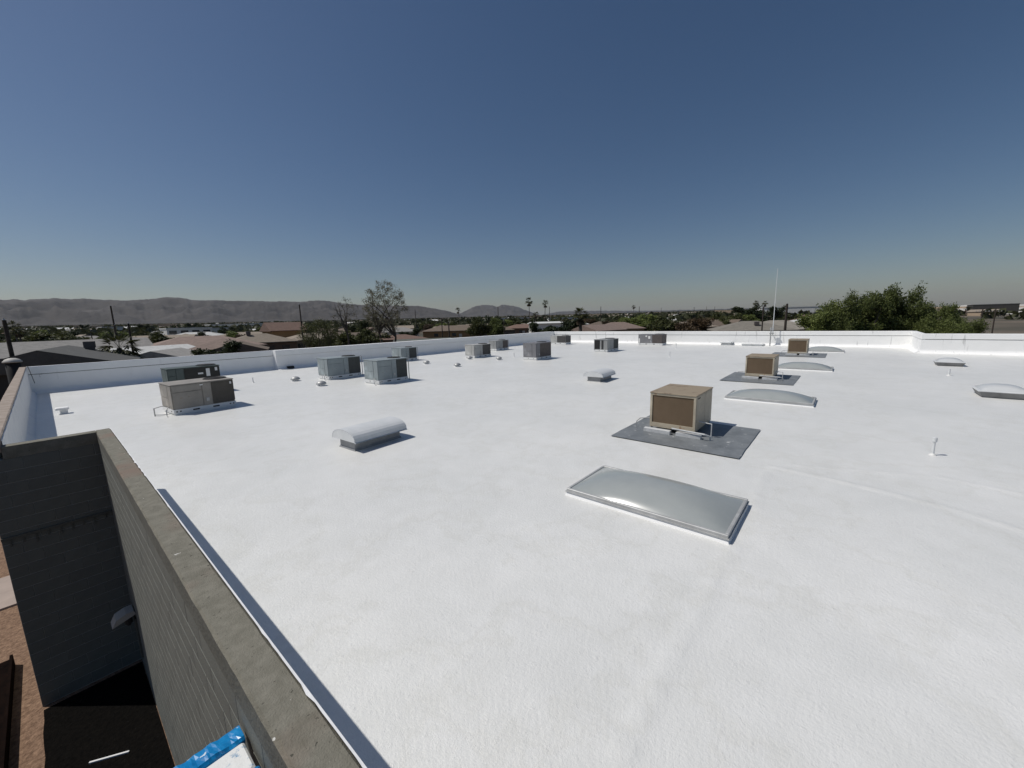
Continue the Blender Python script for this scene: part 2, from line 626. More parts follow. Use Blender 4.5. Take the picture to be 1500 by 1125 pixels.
def rough_cap(name, x0, x1, y0, y1, z0, z1, m, m_side, step=0.09, jit=0.006):
    """wall-top course with an uneven, chipped top edge (runs along Y)"""
    mb = MB()
    n = max(2, int((y1 - y0) / step))
    for i in range(n + 1):
        y = y0 + (y1 - y0) * i / n
        e = lambda s, k: jit * noise.noise((y * 6, s * 9.7, k)) + jit * 0.8 * noise.noise((y * 22, s * 3.1, k))
        mb.v += [(x0, y, z0), (x0 + e(1, 0) * 0.4, y, z1 - 0.02 + e(1, 1)), (x0 + 0.012 + abs(e(1, 2)) * 1.5, y, z1 + e(1, 3) * 0.6),
                 (x1 - 0.012 - abs(e(2, 2)), y, z1 + e(2, 3) * 0.5), (x1, y, z1 - 0.015), (x1, y, z0)]
    for i in range(n):
        for j in range(5):
            mb.f.append((i * 6 + j, i * 6 + j + 1, (i + 1) * 6 + j + 1, (i + 1) * 6 + j))
            mb.m.append(1 if j == 0 else 0)
    mb.f += [tuple(range(5, -1, -1)), tuple(range(n * 6, n * 6 + 6))]
    mb.m += [1, 1]
    return mb.build(name, [m, m_side], bld)


# near parapet: block wall below, raw concrete course on top, white coating lapping over its inner edge
rough_cap('parapet_cap', XO - 0.006, XI - 0.008, -14, YN + 0.2, NT - 0.2, NT, M_cap, M_capface)
mb = MB()
n = 320
for i in range(n + 1):
    y = -14 + (YN + 0.2 + 14) * i / n
    lap = 0.004 + 0.004 * abs(noise.noise((y * 5, 3, 0))) + 0.035 * max(0, noise.noise((y * 13, 7, 0))) ** 2
    mb.v += [(XI - 0.008 - lap, y, NT + 0.006), (XI - 0.002, y, NT + 0.004), (XI + 0.003, y, NT - 0.012), (XI + 0.02, y, 0.2), (XI + 0.16, y, 0.0), (XI + 0.2, y, -0.03)]
for i in range(n):
    for j in range(5):
        mb.f.append((i * 6 + j, i * 6 + j + 1, (i + 1) * 6 + j + 1, (i + 1) * 6 + j))
mb.m = [0] * len(mb.f)
mb.build('parapet_coating', M_white, bld)
# notch wall's cap and the left-hand parapet
mb = MB().box(XL0 + 0.21, XO - 0.006, YN - 0.006, YN + 0.2, NT - 0.2, NT)
mb.build('parapet_cap', [M_cap], bld)
rough_cap('parapet_cap', XL0 - 0.006, XL1 + 0.0, YN - 0.006, YB + 0.2, PT - 0.2, PT, M_captan, M_captan, 0.12, 0.012)
mb = MB()
n = 150
for i in range(n + 1):
    y = YN + 0.2 + (YB + 0.0 - YN - 0.2) * i / n
    nz = lambda s: 0.010 * noise.noise((y * 2.3, s, 0)) + 0.008 * noise.noise((y * 9, s, 4))
    mb.v += [(XL1 - 0.03, y, PT - 0.03), (XL1 + 0.012 + nz(0), y, PT - 0.05), (XL1 + 0.015 + nz(1), y, 0.9), (XL1 + 0.015 + nz(2), y, 0.5), (XL1 + 0.02 + nz(3), y, 0.2), (XL1 + 0.14, y, 0.03), (XL1 + 0.2, y, -0.03)]
for i in range(n):
    for j in range(6):
        mb.f.append((i * 7 + j, i * 7 + j + 1, (i + 1) * 7 + j + 1, (i + 1) * 7 + j))
mb.m = [0] * len(mb.f)
mb.build('parapet_coating', M_whiteblock, bld)
mb = MB().box(XL0 + 0.2, XI, YN + 0.195, YN + 0.225, -0.05, NT - 0.02)
mb.build('parapet_coating', M_white, bld)

# block walls: every block its own piece, the mortar joints a hair back
BW, BH, J = 0.40, 0.20, 0.009


def block_mesh(length, axis, depth=0.05, proud=0.0):
    mb = MB()
    a, h, b = length - 0.004, BH - J, 0.0025
    if axis == 'y':      # face looks to -X
        vs = [(0, 0, 0), (0, a, 0), (0, a, h), (0, 0, h), (b - 0.005, b, b), (b - 0.005, a - b, b), (b - 0.005, a - b, h - b), (b - 0.005, b, h - b)]
        vs = [(x + 0.0, y, z) for x, y, z in vs]
        fs = [(7, 6, 5, 4), (0, 4, 5, 1), (1, 5, 6, 2), (2, 6, 7, 3), (3, 7, 4, 0)]
        back = [(depth, 0, 0), (depth, a, 0), (depth, a, h), (depth, 0, h)]
        vs += back
        fs += [(0, 1, 9, 8), (1, 2, 10, 9), (2, 3, 11, 10), (3, 0, 8, 11)]
        fs = [f[::-1] for f in fs]
    else:                # face looks to -Y
        vs = [(0, 0, 0), (a, 0, 0), (a, 0, h), (0, 0, h), (b, b - 0.005, b), (a - b, b - 0.005, b), (a - b, b - 0.005, h - b), (b, b - 0.005, h - b)]
        fs = [(4, 5, 6, 7), (0, 1, 5, 4), (1, 2, 6, 5), (2, 3, 7, 6), (3, 0, 4, 7)]
        back = [(0, depth, 0), (a, depth, 0), (a, depth, h), (0, depth, h)]
        vs += back
        fs += [(0, 8, 9, 1), (1, 9, 10, 2), (2, 10, 11, 3), (3, 11, 8, 0)]
    mb.add(vs, fs)
    return mb


def block_wall(axis, fixed, a0, a1, z0, z1, limit, key):
    core = MB()
    if axis == 'y':
        core.box(fixed + 0.004, fixed + 0.19, a0, a1, z0 - 0.1, z1)
    else:
        core.box(a0, a1, fixed + 0.004, fixed + 0.19, z0 - 0.1, z1)
    wall = core.build('wall', M_mortar, bld)
    rows = int(round((z1 - z0) / BH))
    items = []
    for r in range(rows):
        z = z1 - (r + 1) * BH
        s = a0 - (BW / 2 if r % 2 else 0)
        while s < a1 - 0.01:
            b0, b1 = max(s, a0), min(s + BW, a1)
            if b1 - b0 > 0.03:
                items.append((b0, round(b1 - b0, 3), z))
            s += BW
    items.sort(key=key)
    cache = {}
    rest = MB()
    for i, (b, ln, z) in enumerate(items):
        pos = (fixed, b + J / 2, z + J / 2) if axis == 'y' else (b + J / 2, fixed, z + J / 2)
        o = 0.0012 * noise.noise((b * 7, z * 7, 1))
        pos = (pos[0] + o, pos[1], pos[2]) if axis == 'y' else (pos[0], pos[1] + o, pos[2])
        if i < limit:
            if ln not in cache:
                cache[ln] = block_mesh(ln, axis).mesh('block', M_block)
            link('block', cache[ln], wall, pos)
        else:
            t = block_mesh(ln, axis)
            rest.add([(v[0] + pos[0], v[1] + pos[1], v[2] + pos[2]) for v in t.v], t.f)
    if rest.f:
        kind(rest.build('block_course', M_block, wall), 'stuff')
    return wall


block_wall('y', XO, -14, YN, GZ + 0.02, NT - 0.2, 290, lambda t: (0 if 1.9 < t[0] < YN else 50) + (NT - t[2]) * 1.0 + t[0] * 0.35)['label'] = 'sunlit grey block wall under the raw concrete cap'
block_wall('x', YN, XL0, XO - 0.002, GZ + 0.02, NT - 0.2, 300, lambda t: 0)['label'] = 'deeply shaded block wall across the notch'
MB().box(XL0 + 0.0, XL0 + 0.19, YN + 0.2, YB + 0.2, GZ, PT - 0.2).build('outer_wall', M_block, bld)
# bond-beam line with drips on the notch wall
mb = MB().box(XL0, XO - 0.006, YN - 0.028, YN - 0.007, -0.30, -0.255)
for k in range(9):
    x = XL0 + 0.08 + k * 0.135
    mb.box(x, x + 0.02, YN - 0.018, YN - 0.007, -0.30 - 0.08 - 0.12 * rnd.random(), -0.301)
mb.build('drip_ledge', M_capface, bld)

# dark aluminium-coated patches under the coolers
def patch(x0, x1, y0, y1, jit=0.012):
    mb = MB()
    nx, ny = 14, 12
    for j in range(ny + 1):
        for i in range(nx + 1):
            x, y = x0 + (x1 - x0) * i / nx, y0 + (y1 - y0) * j / ny
            if i in (0, nx) or j in (0, ny):
                x += jit * noise.noise((x * 2, y * 2, 3))
                y += jit * noise.noise((x * 2, y * 2, 9))
            mb.v.append((x, y, 0.022))
    for j in range(ny):
        for i in range(nx):
            q = j * (nx + 1) + i
            mb.f.append((q, q + 1, q + nx + 2, q + nx + 1))
    mb.m = [0] * len(mb.f)
    return mb.build('membrane_patch', M_patch, bld)


patch(9.05, 11.75, 1.52, 4.42)
patch(19.9, 23.2, 1.55, 4.35)
patch(33.2, 36.6, 1.0, 4.2)
# scupper opening in the shaded parapet
MB().box(10.95, 11.35, YB - 0.85, YB - 0.55, 0.05, 0.19).build('scupper', M_dark, bld)
#@@THINGS

# ------------------------------------------------------------------ rooftop air conditioners
def louvre(mb, x0, x1, y, z0, z1, n, ax='x', d=0.012):
    for i in range(n):
        z = z0 + (z1 - z0) * (i + 0.5) / n
        hh = (z1 - z0) / n * 0.28
        if ax == 'x':
            mb.box(x0, x1, y - d, y, z - hh, z + hh)
        else:
            mb.box(y - d, y, x0, x1, z - hh, z + hh)


def air_conditioner(label, corner, rz, body, coil, L=1.9, W=1.18, Ht=0.92, split=0.62, style='plain', post=False, stickers=(), conduit=True, curb=0.05):
    """packaged rooftop unit; corner is its front left corner on the roof; front looks to local -Y"""
    t = thing('rooftop_air_conditioner', label, 'air conditioner', (corner[0], corner[1], roofz(*corner, False) + 0.012), rz, 'packaged air conditioners on the white roof')
    # roof curb and base rail with fork pockets and bolt holes
    MB().box(0.04, L - 0.04, 0.04, W - 0.04, -0.05, curb).build('curb', M_white, t)
    b0, b1 = curb, curb + 0.14
    rail = MB().box(0, L, 0, W, b0, b1).build('base_rail', M_railw, t)
    sl = MB()
    for f in (0.34, 0.66):
        sl.box(L * f - 0.1, L * f + 0.1, -0.004, 0.05, b0 + 0.035, b0 + 0.085)
    for f in (0.045, 0.10, 0.9, 0.955):
        sl.box(L * f - 0.022, L * f + 0.022, -0.004, 0.05, b0 + 0.045, b0 + 0.085)
    for f in (0.2, 0.6):
        sl.box(-0.004, 0.05, W * f - 0.03, W * f + 0.03, b0 + 0.04, b0 + 0.085)
    sl.build('fork_pocket', M_dark, rail)
    z0, z1 = b1, curb + Ht
    MB().bevbox(0.022, L - 0.022, 0.022, W - 0.022, z0, z1 - 0.03, 0.006).build('cabinet', body, t)
    lid = MB().bevbox(-0.012, L + 0.012, -0.012, W + 0.012, z1 - 0.032, z1, 0.008).build('lid', body, t)
    # condenser fan in the lid
    fx, fy = L * 0.80, W * 0.5
    fr = min(W * 0.40, L * 0.18)
    MB().lathe([(fr + 0.03, 0.0), (fr + 0.03, 0.025), (fr, 0.03), (fr, 0.006), (0.05, 0.004)], (fx, fy, z1), 24).build('fan_ring', M_rubber, lid)
    gd = MB()
    for k in range(5):
        rr = fr * (k + 1) / 5.2
        gd.tube([(fx + rr * math.cos(a * math.pi / 12), fy + rr * math.sin(a * math.pi / 12), z1 + 0.034) for a in range(25)], 0.005, 4, False)
    for k in range(6):
        a = k * math.pi / 3
        gd.tube([(fx, fy, z1 + 0.04), (fx + fr * math.cos(a), fy + fr * math.sin(a), z1 + 0.034)], 0.006, 4)
    gd.build('fan_guard', M_rubber, lid)
    xs_ = L * split
    # service panels on the front, proud of the cabinet with a gap between
    zt, zm = z1 - 0.05, z0 + (z1 - z0) * 0.68
    if style == 'plain':
        MB().bevbox(0.03, xs_ - 0.30, 0.0, 0.03, z0 + 0.02, zm - 0.012, 0.004).build('access_panel', body, t)
        MB().bevbox(0.03, xs_ - 0.30, -0.003, 0.03, zm + 0.012, zt, 0.004).build('access_panel', body, t)
        MB().bevbox(xs_ - 0.275, xs_ - 0.012, -0.001, 0.03, z0 + 0.02, zt, 0.004).build('control_panel', body, t)
    else:
        MB().bevbox(0.03, xs_ * 0.5 - 0.006, 0.0, 0.02, z0 + 0.02, zt, 0.004).build('access_panel', body, t)
        MB().bevbox(xs_ * 0.5 + 0.006, xs_ - 0.01, -0.002, 0.02, z0 + 0.02, zt, 0.004).build('access_panel', body, t)
    MB().box(xs_ - 0.20, xs_ - 0.11, -0.03, 0.0, z0 + 0.16, z0 + 0.28).build('disconnect_box', M_galv, t)
    # coil section behind a fine guard
    co = MB().box(xs_ + 0.01, L - 0.03, 0.002, 0.013, z0 + 0.02, zt).build('condenser_coil', coil, t)
    lv = MB()
    louvre(lv, xs_ + 0.015, L - 0.035, 0.003, z0 + 0.03, zt - 0.01, 16, d=0.006)
    lv.build('coil_fins', coil, co)
    # end panel looking to local -X
    if style == 'open':
        e = MB().box(-0.004, 0.013, W * 0.56, W * 0.94, z0 + 0.06, zt - 0.03).build('intake_opening', M_dark, t)
        MB().box(-0.004, 0.013, W * 0.30, W * 0.44, z0 + 0.04, zt - 0.03).build('intake_opening', M_rubber, t)
        MB().box(-0.02, 0.012, W * 0.95, W * 0.985, z0 - 0.02, z1).build('corner_post', M_galv, t)
    else:
        MB().bevbox(-0.002, 0.02, 0.03, W * 0.30, z0 + 0.02, zt, 0.004).build('end_panel', body, t)
        MB().bevbox(0.0, 0.02, W * 0.325, W - 0.03, z0 + 0.02, z0 + (z1 - z0) * 0.42, 0.004).build('end_panel', body, t)
        MB().bevbox(-0.003, 0.02, W * 0.325, W - 0.03, z0 + (z1 - z0) * 0.44, zt, 0.004).build('end_panel', body, t)
    # dark open coil on the far end
    MB().box(L - 0.013, L + 0.004, 0.05, W - 0.05, z0 + 0.05, zt).build('end_coil', coil, t)
    for (u, v, a, b) in stickers:
        MB().box(u * L, (u + a) * L, -0.007, -0.0035, z0 + v * (z1 - z0), z0 + (v + b) * (z1 - z0)).build('sticker', M_sticker, t)
    if post:
        MB().tube([(L + 0.09, 0.02, -0.01), (L + 0.09, 0.02, z1 - 0.02), (L + 0.02, 0.02, z1 - 0.01)], 0.022, 8).build('conduit_post', M_galv, t)
    if conduit:
        MB().tube([(0.02, 0.25, z0 + 0.10), (-0.09, 0.23, z0 + 0.09), (-0.15, 0.18, z0 + 0.02), (-0.18, 0.1, 0.03), (-0.2, -0.1, -0.02)], 0.016, 6).build('conduit', M_galv, t)
    return t


P_tan = paint('greyed_tan_paint', (0.30, 0.275, 0.24))
P_tanc = mat('brown_coil', (0.085, 0.075, 0.062), 0.7, var=0.2, scale=3)
P_green = paint('dark_green_grey_paint', (0.075, 0.098, 0.092))
P_greenc = mat('black_green_coil', (0.03, 0.03, 0.026), 0.7, var=0.2, scale=3)
P_blue = paint('blue_grey_paint', (0.275, 0.315, 0.325))
P_bluec = mat('slate_coil', (0.055, 0.06, 0.058), 0.7, var=0.2, scale=3)
P_grey = paint('light_grey_paint', (0.44, 0.44, 0.42))
P_greyc = mat('grey_coil', (0.13, 0.13, 0.125), 0.7, var=0.2, scale=3)
P_mid = paint('mid_grey_paint', (0.31, 0.315, 0.31))
P_midc = mat('dark_grey_coil', (0.075, 0.072, 0.07), 0.7, var=0.2, scale=3)
P_steel = paint('steel_grey_paint', (0.20, 0.20, 0.21))
P_steelc = mat('brown_grey_coil', (0.10, 0.085, 0.08), 0.7, var=0.2, scale=3)

air_conditioner('weathered tan air conditioner with brown coil, in front of the dark green one', (2.66, 17.78), R(4), P_tan, P_tanc, L=1.9, W=1.35, Ht=1.02, stickers=((0.93, 0.78, 0.03, 0.1), (0.44, 0.86, 0.05, 0.04)))
air_conditioner('dark green air conditioner with white stickers, behind the weathered tan one', (3.38, 22.7), R(3), P_green, P_greenc, L=1.95, W=1.0, Ht=1.2, split=0.30, stickers=((0.72, 0.55, 0.075, 0.34), (0.90, 0.76, 0.05, 0.15), (0.56, 0.66, 0.1, 0.07)), conduit=False)
air_conditioner('blue-grey air conditioner with a conduit post, out from the shaded parapet', (10.5, 17.55), R(1), P_blue, P_bluec, L=1.75, W=1.3, Ht=1.14, post=True)
air_conditioner('blue-grey air conditioner standing close to the shaded parapet beside two round vents', (9.92, 21.6), R(1), P_blue, P_bluec, L=1.95, W=1.2, Ht=1.12, post=True)
air_conditioner('blue-grey and black air conditioner set right against the shaded parapet', (18.0, 26.5), R(2), P_blue, P_bluec, L=1.5, W=1.3, Ht=1.0, split=0.5, post=True)
air_conditioner('light grey air conditioner between the shaded parapet and small round vents', (22.6, 23.1), R(1), P_grey, P_midc, L=2.0, W=1.1, Ht=1.02, split=0.5, conduit=False)
air_conditioner('small grey air conditioner with a white post, tucked at the foot of the shaded parapet', (29.2, 26.7), R(2), P_mid, P_steelc, L=1.9, W=1.0, Ht=0.95, split=0.55, style='two', post=True, conduit=False)
air_conditioner('brownish grey air conditioner with plain end and torn white sticker', (23.5, 17.5), R(1), P_steel, P_steelc, L=2.0, W=1.25, Ht=1.2, split=0.25, style='two', conduit=False)
air_conditioner('grey air conditioner with large dark intake openings in its sunlit end', (31.9, 16.0), R(1), P_mid, P_bluec, L=2.3, W=1.3, Ht=1.05, style='open', split=0.55)
air_conditioner('pale and dark grey air conditioner in the corner by the sunlit parapet', (39.6, 27.35), R(-90), P_grey, P_midc, L=2.15, W=1.2, Ht=0.98, split=0.45, post=False, conduit=False)
air_conditioner('dark grey air conditioner with white stickers before the sunlit parapet', (41.5, 17.2), R(-90), P_steel, P_steelc, L=2.6, W=1.2, Ht=1.08, split=0.58, style='two', stickers=((0.30, 0.72, 0.07, 0.14), (0.42, 0.5, 0.08, 0.3), (0.02, 0.04, 0.05, 0.5)), conduit=False)

# conduit run beside the tan unit
t = thing('conduit_run', 'thin bent conduit on a stub beside the weathered tan air conditioner', 'conduit', (2.2, 18.3, 0.02))
MB().tube([(0.02, 0, -0.03), (0.02, 0, 0.26)], 0.018, 8).build('riser', M_galv, t)
MB().tube([(0.02, 0, 0.25), (0.25, 0.18, 0.27), (0.50, 0.25, 0.2)], 0.013, 6).build('upper_pipe', M_galv, t)
MB().tube([(0.02, 0.0, 0.02), (0.2, -0.16, 0.016), (0.42, -0.25, 0.02), (0.55, -0.15, 0.05)], 0.013, 6).build('lower_pipe', M_galv, t)

# ------------------------------------------------------------------ evaporative coolers
P_beige = paint('sun_bleached_beige', (0.44, 0.385, 0.29))
P_pad = mat('brown_pad_panel', (0.115, 0.078, 0.045), 0.85, scale=1.6, col2=(0.155, 0.108, 0.066), detail=9)
P_top = mat('stained_beige_top', (0.16, 0.115, 0.08), 0.7, scale=3.5, col2=(0.30, 0.245, 0.175), thresh=(0.32, 0.45), detail=9)


def cooler(label, x, y, rz=0.0, W=1.13, D=1.5, z0=0.11, Ht=0.92):
    """x,y is the corner nearest the camera side (local -X,-Y)"""
    t = thing('evaporative_cooler', label, 'cooler', (x, y, 0.024), rz, 'tan coolers on grey patches')
    z1 = z0 + Ht
    for i in (0, 1):
        for j in (0, 1):
            lx, ly = (0.02, D - 0.06)[i], (0.02, W - 0.06)[j]
            MB().box(lx, lx + 0.04, ly, ly + 0.04, 0.0, z0 + 0.02).build('leg', M_galv, t)
    cab = MB().bevbox(0.03, D, 0, W, z0, z1 - 0.02, 0.008).build('cabinet', P_beige, t)
    # frame round the pad on the sunlit side
    fr = MB()
    fr.box(-0.012, 0.03, 0, 0.055, z0, z1 - 0.02)
    fr.box(-0.012, 0.03, W - 0.055, W, z0, z1 - 0.02)
    fr.box(-0.010, 0.03, 0.055, W - 0.055, z0, z0 + 0.12)
    fr.box(-0.010, 0.03, 0.055, W - 0.055, z1 - 0.075, z1 - 0.02)
    fr.build('pad_frame', P_beige, t)
    pd = MB().box(0.008, 0.034, 0.055, W - 0.055, z0 + 0.12, z1 - 0.075).build('pad_panel', P_pad, t)
    # side panel with a seam and latch
    sd = MB()
    sd.bevbox(0.06, D * 0.52, -0.006, 0.01, z0 + 0.03, z1 - 0.05, 0.003)
    sd.bevbox(D * 0.53, D - 0.03, -0.006, 0.01, z0 + 0.03, z1 - 0.05, 0.003)
    sp = sd.build('side_panel', P_beige, t)
    MB().box(0.12, 0.32, -0.012, -0.005, z1 - 0.105, z1 - 0.08).build('latch', M_dark, sp)
    MB().bevbox(-0.025, D + 0.015, -0.015, W + 0.015, z1 - 0.022, z1 + 0.004, 0.008).build('lid', P_top, t)
    # duct throat and sleepers below
    MB().box(0.36, D - 0.25, 0.3, W - 0.3, -0.02, z0 + 0.005).build('duct_throat', M_rubber, t)
    MB().bevbox(-0.19, -0.07, W * 0.48, W * 1.08, 0.0, 0.10, 0.01).build('sleeper', M_silver, t)
    MB().bevbox(-0.17, -0.05, -0.18, W * 0.36, 0.0, 0.10, 0.01).build('sleeper', M_silver, t)
    pp = MB().tube([(-0.16, W * 0.45, 0.17), (-0.2, -0.28, 0.15), (-0.12, -0.38, 0.10), (-0.1, -0.38, -0.01)], 0.022, 8).build('drain_pipe', M_silver, t)
    MB().tube([(0.15, -0.34, -0.01), (0.15, -0.34, 0.34), (0.18, -0.04, 0.36)], 0.016, 8).build('water_pipe', M_silver, t)
    MB().tube([(-0.05, W + 0.34, -0.01), (-0.05, W + 0.34, 0.20), (0.1, W + 0.3, 0.26), (0.2, W - 0.02, 0.30)], 0.013, 6).build('supply_pipe', M_galv, t)
    return t


cooler('tan evaporative cooler between the widest skylight and the second one', 10.12, 2.69)
cooler('tan evaporative cooler between the second and third long skylights', 21.2, 2.42)
cooler('tan evaporative cooler nearest the sunlit parapet and the whip antenna', 34.6, 2.08, Ht=0.98)


# ------------------------------------------------------------------ skylights
def long_skylight(label, x, y, L=2.48, W=1.3, bulge=0.2, m=M_acryl):
    """curb mounted; x,y is its low corner, L along Y"""
    t = thing('long_skylight', label, 'skylight', (x, y, 0.0), 0, 'long domed skylights in a row')
    c = MB()
    c.add([(-0.05, -0.05, -0.02), (W + 0.05, -0.05, -0.02), (W + 0.05, L + 0.05, -0.02), (-0.05, L + 0.05, -0.02),
           (-0.01, -0.01, 0.06), (W + 0.01, -0.01, 0.06), (W + 0.01, L + 0.01, 0.06), (-0.01, L + 0.01, 0.06)],
          [(0, 1, 5, 4), (1, 2, 6, 5), (2, 3, 7, 6), (3, 0, 4, 7), (4, 5, 6, 7)])
    c.build('curb', M_white, t)
    f = MB()
    for (a, b, w0, w1, h0, h1) in ((-0.02, 0.025, -0.02, L + 0.02, 0.062, 0.122), (W - 0.025, W + 0.02, -0.02, L + 0.02, 0.062, 0.122)):
        f.bevbox(a, b, w0, w1, h0, h1, 0.006)
    f.bevbox(0.025, W - 0.025, -0.02, 0.025, 0.062, 0.121, 0.006)
    f.bevbox(0.025, W - 0.025, L - 0.025, L + 0.02, 0.062, 0.121, 0.006)
    f.box(-0.035, W + 0.035, -0.035, L + 0.035, 0.061, 0.078)
    f.build('frame', M_alu, t)
    d = MB()
    nu, nv = 18, 28
    for j in range(nv + 1):
        for i in range(nu + 1):
            u, v = -1 + 2 * i / nu, -1 + 2 * j / nv
            uu, vv = max(0, 1 - abs(u) ** 2.6), max(0, 1 - abs(v) ** 2.4)
            d.v.append((0.018 + (W - 0.036) * (u + 1) / 2, 0.018 + (L - 0.036) * (v + 1) / 2, 0.108 + bulge * (uu ** 0.75) * (vv ** 0.85)))
    for j in range(nv):
        for i in range(nu):
            q = j * (nu + 1) + i
            d.f.append((q, q + 1, q + nu + 2, q + nu + 1))
    d.m = [0] * len(d.f)
    d.build('dome', m, t, smooth=True)
    return t


long_skylight('wide milky domed skylight with a sun glint, last in its row away from the parapet', 5.5, 1.0, 2.46, 1.32, 0.2)
long_skylight('long milky domed skylight next after the wide one with the sun glint', 15.6, 0.66, 2.5, 1.3, 0.24)
long_skylight('long milky domed skylight beside the middle tan cooler', 25.6, 0.45, 2.45, 1.3, 0.26)
long_skylight('long milky domed skylight closest to the sunlit parapet', 37.9, 0.1, 2.4, 1.3, 0.3)


def square_skylight(label, x, y, W=1.1):
    t = thing('square_skylight', label, 'skylight', (x, y, 0), 0, 'square bubble skylights by the jogged parapet')
    c = MB()
    c.add([(0.10, 0.10, -0.02), (W - 0.1, 0.1, -0.02), (W - 0.1, W - 0.1, -0.02), (0.1, W - 0.1, -0.02), (-0.01, -0.01, 0.2), (W + 0.01, -0.01, 0.2), (W + 0.01, W + 0.01, 0.2), (-0.01, W + 0.01, 0.2)],
          [(0, 1, 5, 4), (1, 2, 6, 5), (2, 3, 7, 6), (3, 0, 4, 7), (4, 5, 6, 7)])
    c.build('curb', M_curbdark, t)
    MB().bevbox(-0.03, W + 0.03, -0.03, W + 0.03, 0.2, 0.235, 0.008).build('frame', M_hood, t)
    d = MB()
    n = 16
    for j in range(n + 1):
        for i in range(n + 1):
            u, v = -1 + 2 * i / n, -1 + 2 * j / n
            d.v.append((0.04 + (W - 0.08) * (u + 1) / 2, 0.04 + (W - 0.08) * (v + 1) / 2, 0.233 + 0.19 * max(0, 1 - abs(u) ** 2.4) ** 0.6 * max(0, 1 - abs(v) ** 2.4) ** 0.6))
    for j in range(n):
        for i in range(n):
            q = j * (n + 1) + i
            d.f.append((q, q + 1, q + n + 2, q + n + 1))
    d.m = [0] * len(d.f)
    d.build('dome', M_acrylw, t, smooth=True)
    return t


square_skylight('square white bubble skylight close before the jogged parapet', 30.6, -4.8, 1.05)
square_skylight('square white bubble skylight farther out from the jogged parapet', 20.3, -4.75, 1.15)


# ------------------------------------------------------------------ hooded relief vents
def relief_vent(label, x, y, rz=0.0, L=1.5, W=1.0):
    """barrel hood along local X over a low curb; x,y is the curb's low corner"""
    t = thing('relief_vent', label, 'roof vent', (x, y, 0.0), rz, 'hooded relief vents')
    c = MB()
    cx0, cx1, cy0, cy1 = 0, L - 0.2, 0, W - 0.35
    c.add([(cx0 - 0.04, cy0 - 0.04, -0.02), (cx1 + 0.04, cy0 - 0.04, -0.02), (cx1 + 0.04, cy1 + 0.04, -0.02), (cx0 - 0.04, cy1 + 0.04, -0.02),
           (cx0, cy0, 0.05), (cx1, cy0, 0.05), (cx1, cy1, 0.05), (cx0, cy1, 0.05), (cx0, cy0, 0.29), (cx1, cy0, 0.29), (cx1, cy1, 0.29), (cx0, cy1, 0.29)],
          [(0, 1, 5, 4), (1, 2, 6, 5), (2, 3, 7, 6), (3, 0, 4, 7), (4, 5, 9, 8), (5, 6, 10, 9), (6, 7, 11, 10), (7, 4, 8, 11), (8, 9, 10, 11)])
    c.build('curb', M_curbmid, t)
    h = MB()
    x0, x1 = -0.1, L - 0.1
    yc, hw = (cy0 + cy1) / 2, W / 2
    prof = [(-hw - 0.03, 0.235), (-hw, 0.245)]
    for k in range(13):
        th = math.pi * (1 - k / 12)
        prof.append((hw * math.cos(th), 0.26 + 0.24 * max(0, math.sin(th)) ** 0.8))
    prof += [(hw, 0.245), (hw + 0.03, 0.235)]
    m = len(prof)
    for xx in (x0, x1):
        for (py, pz) in prof:
            h.v.append((xx, yc + py, pz))
    for xx in (x1, x0):
        for (py, pz) in prof:
            h.v.append((xx, yc + py * 0.985, pz - 0.012))
    for b in range(3):
        for k in range(m - 1):
            h.f.append((b * m + k, (b + 1) * m + k, (b + 1) * m + k + 1, b * m + k + 1))
    for k in range(m - 1):
        h.f.append((3 * m + k, k, k + 1, 3 * m + k + 1))
    h.m = [0] * len(h.f)
    h.build('hood', M_hood, t, smooth=False)
    # end plates closing the barrel, set in from the lip
    for xx in (x0 + 0.004, x1 - 0.016):
        e = MB()
        a = [(xx, yc + py * 0.98, pz - 0.006) for py, pz in prof[1:-1]]
        b = [(xx + 0.012, p[1], p[2]) for p in a]
        k = len(a)
        e.add(a + b, [tuple(range(k)), tuple(range(2 * k - 1, k - 1, -1))] + [(i, (i + 1) % k, k + (i + 1) % k, k + i) for i in range(k)])
        e.build('end_plate', M_hood, t)
    return t


relief_vent('white barrel hooded vent standing alone across from the wide skylight', 4.5, 8.8, R(3))
relief_vent('white barrel hooded vent between the air conditioners and the tan coolers', 16.75, 8.75, R(3))


# ------------------------------------------------------------------ small vents and pipes
def mushroom_vent(x, y, s, label):
    t = thing('mushroom_vent', label, 'roof vent', (x, y, 0.0), 0, 'small round roof vents')
    MB().lathe([(0.30 * s, -0.02), (0.2 * s, 0.03), (0.13 * s, 0.06), (0.12 * s, 0.1)], n=18).build('flashing', M_white, t, True)
    MB().lathe([(0.25 * s, 0.085), (0.255 * s, 0.10), (0.235 * s, 0.155), (0.17 * s, 0.215), (0.08 * s, 0.245), (0.02 * s, 0.25)], n=18).build('cap', M_galv, t, True)


for k, (px, py) in enumerate(((433, 558), (471, 565), (625, 533), (670, 537), (731, 527), (688, 526))):
    p = onz(px, py)
    mushroom_vent(p.x, p.y, 0.95, ['round metal roof vent by the step in the shaded parapet', 'round metal roof vent in front of the blue-grey air conditioner near the parapet',
                                  'round metal roof vent beyond the air conditioner that touches the shaded parapet', 'round metal roof vent standing alone in open white roof before the light grey unit',
                                  'round metal roof vent between the light grey and the brownish grey unit', 'low round metal roof vent at the foot of the light grey unit'][k])


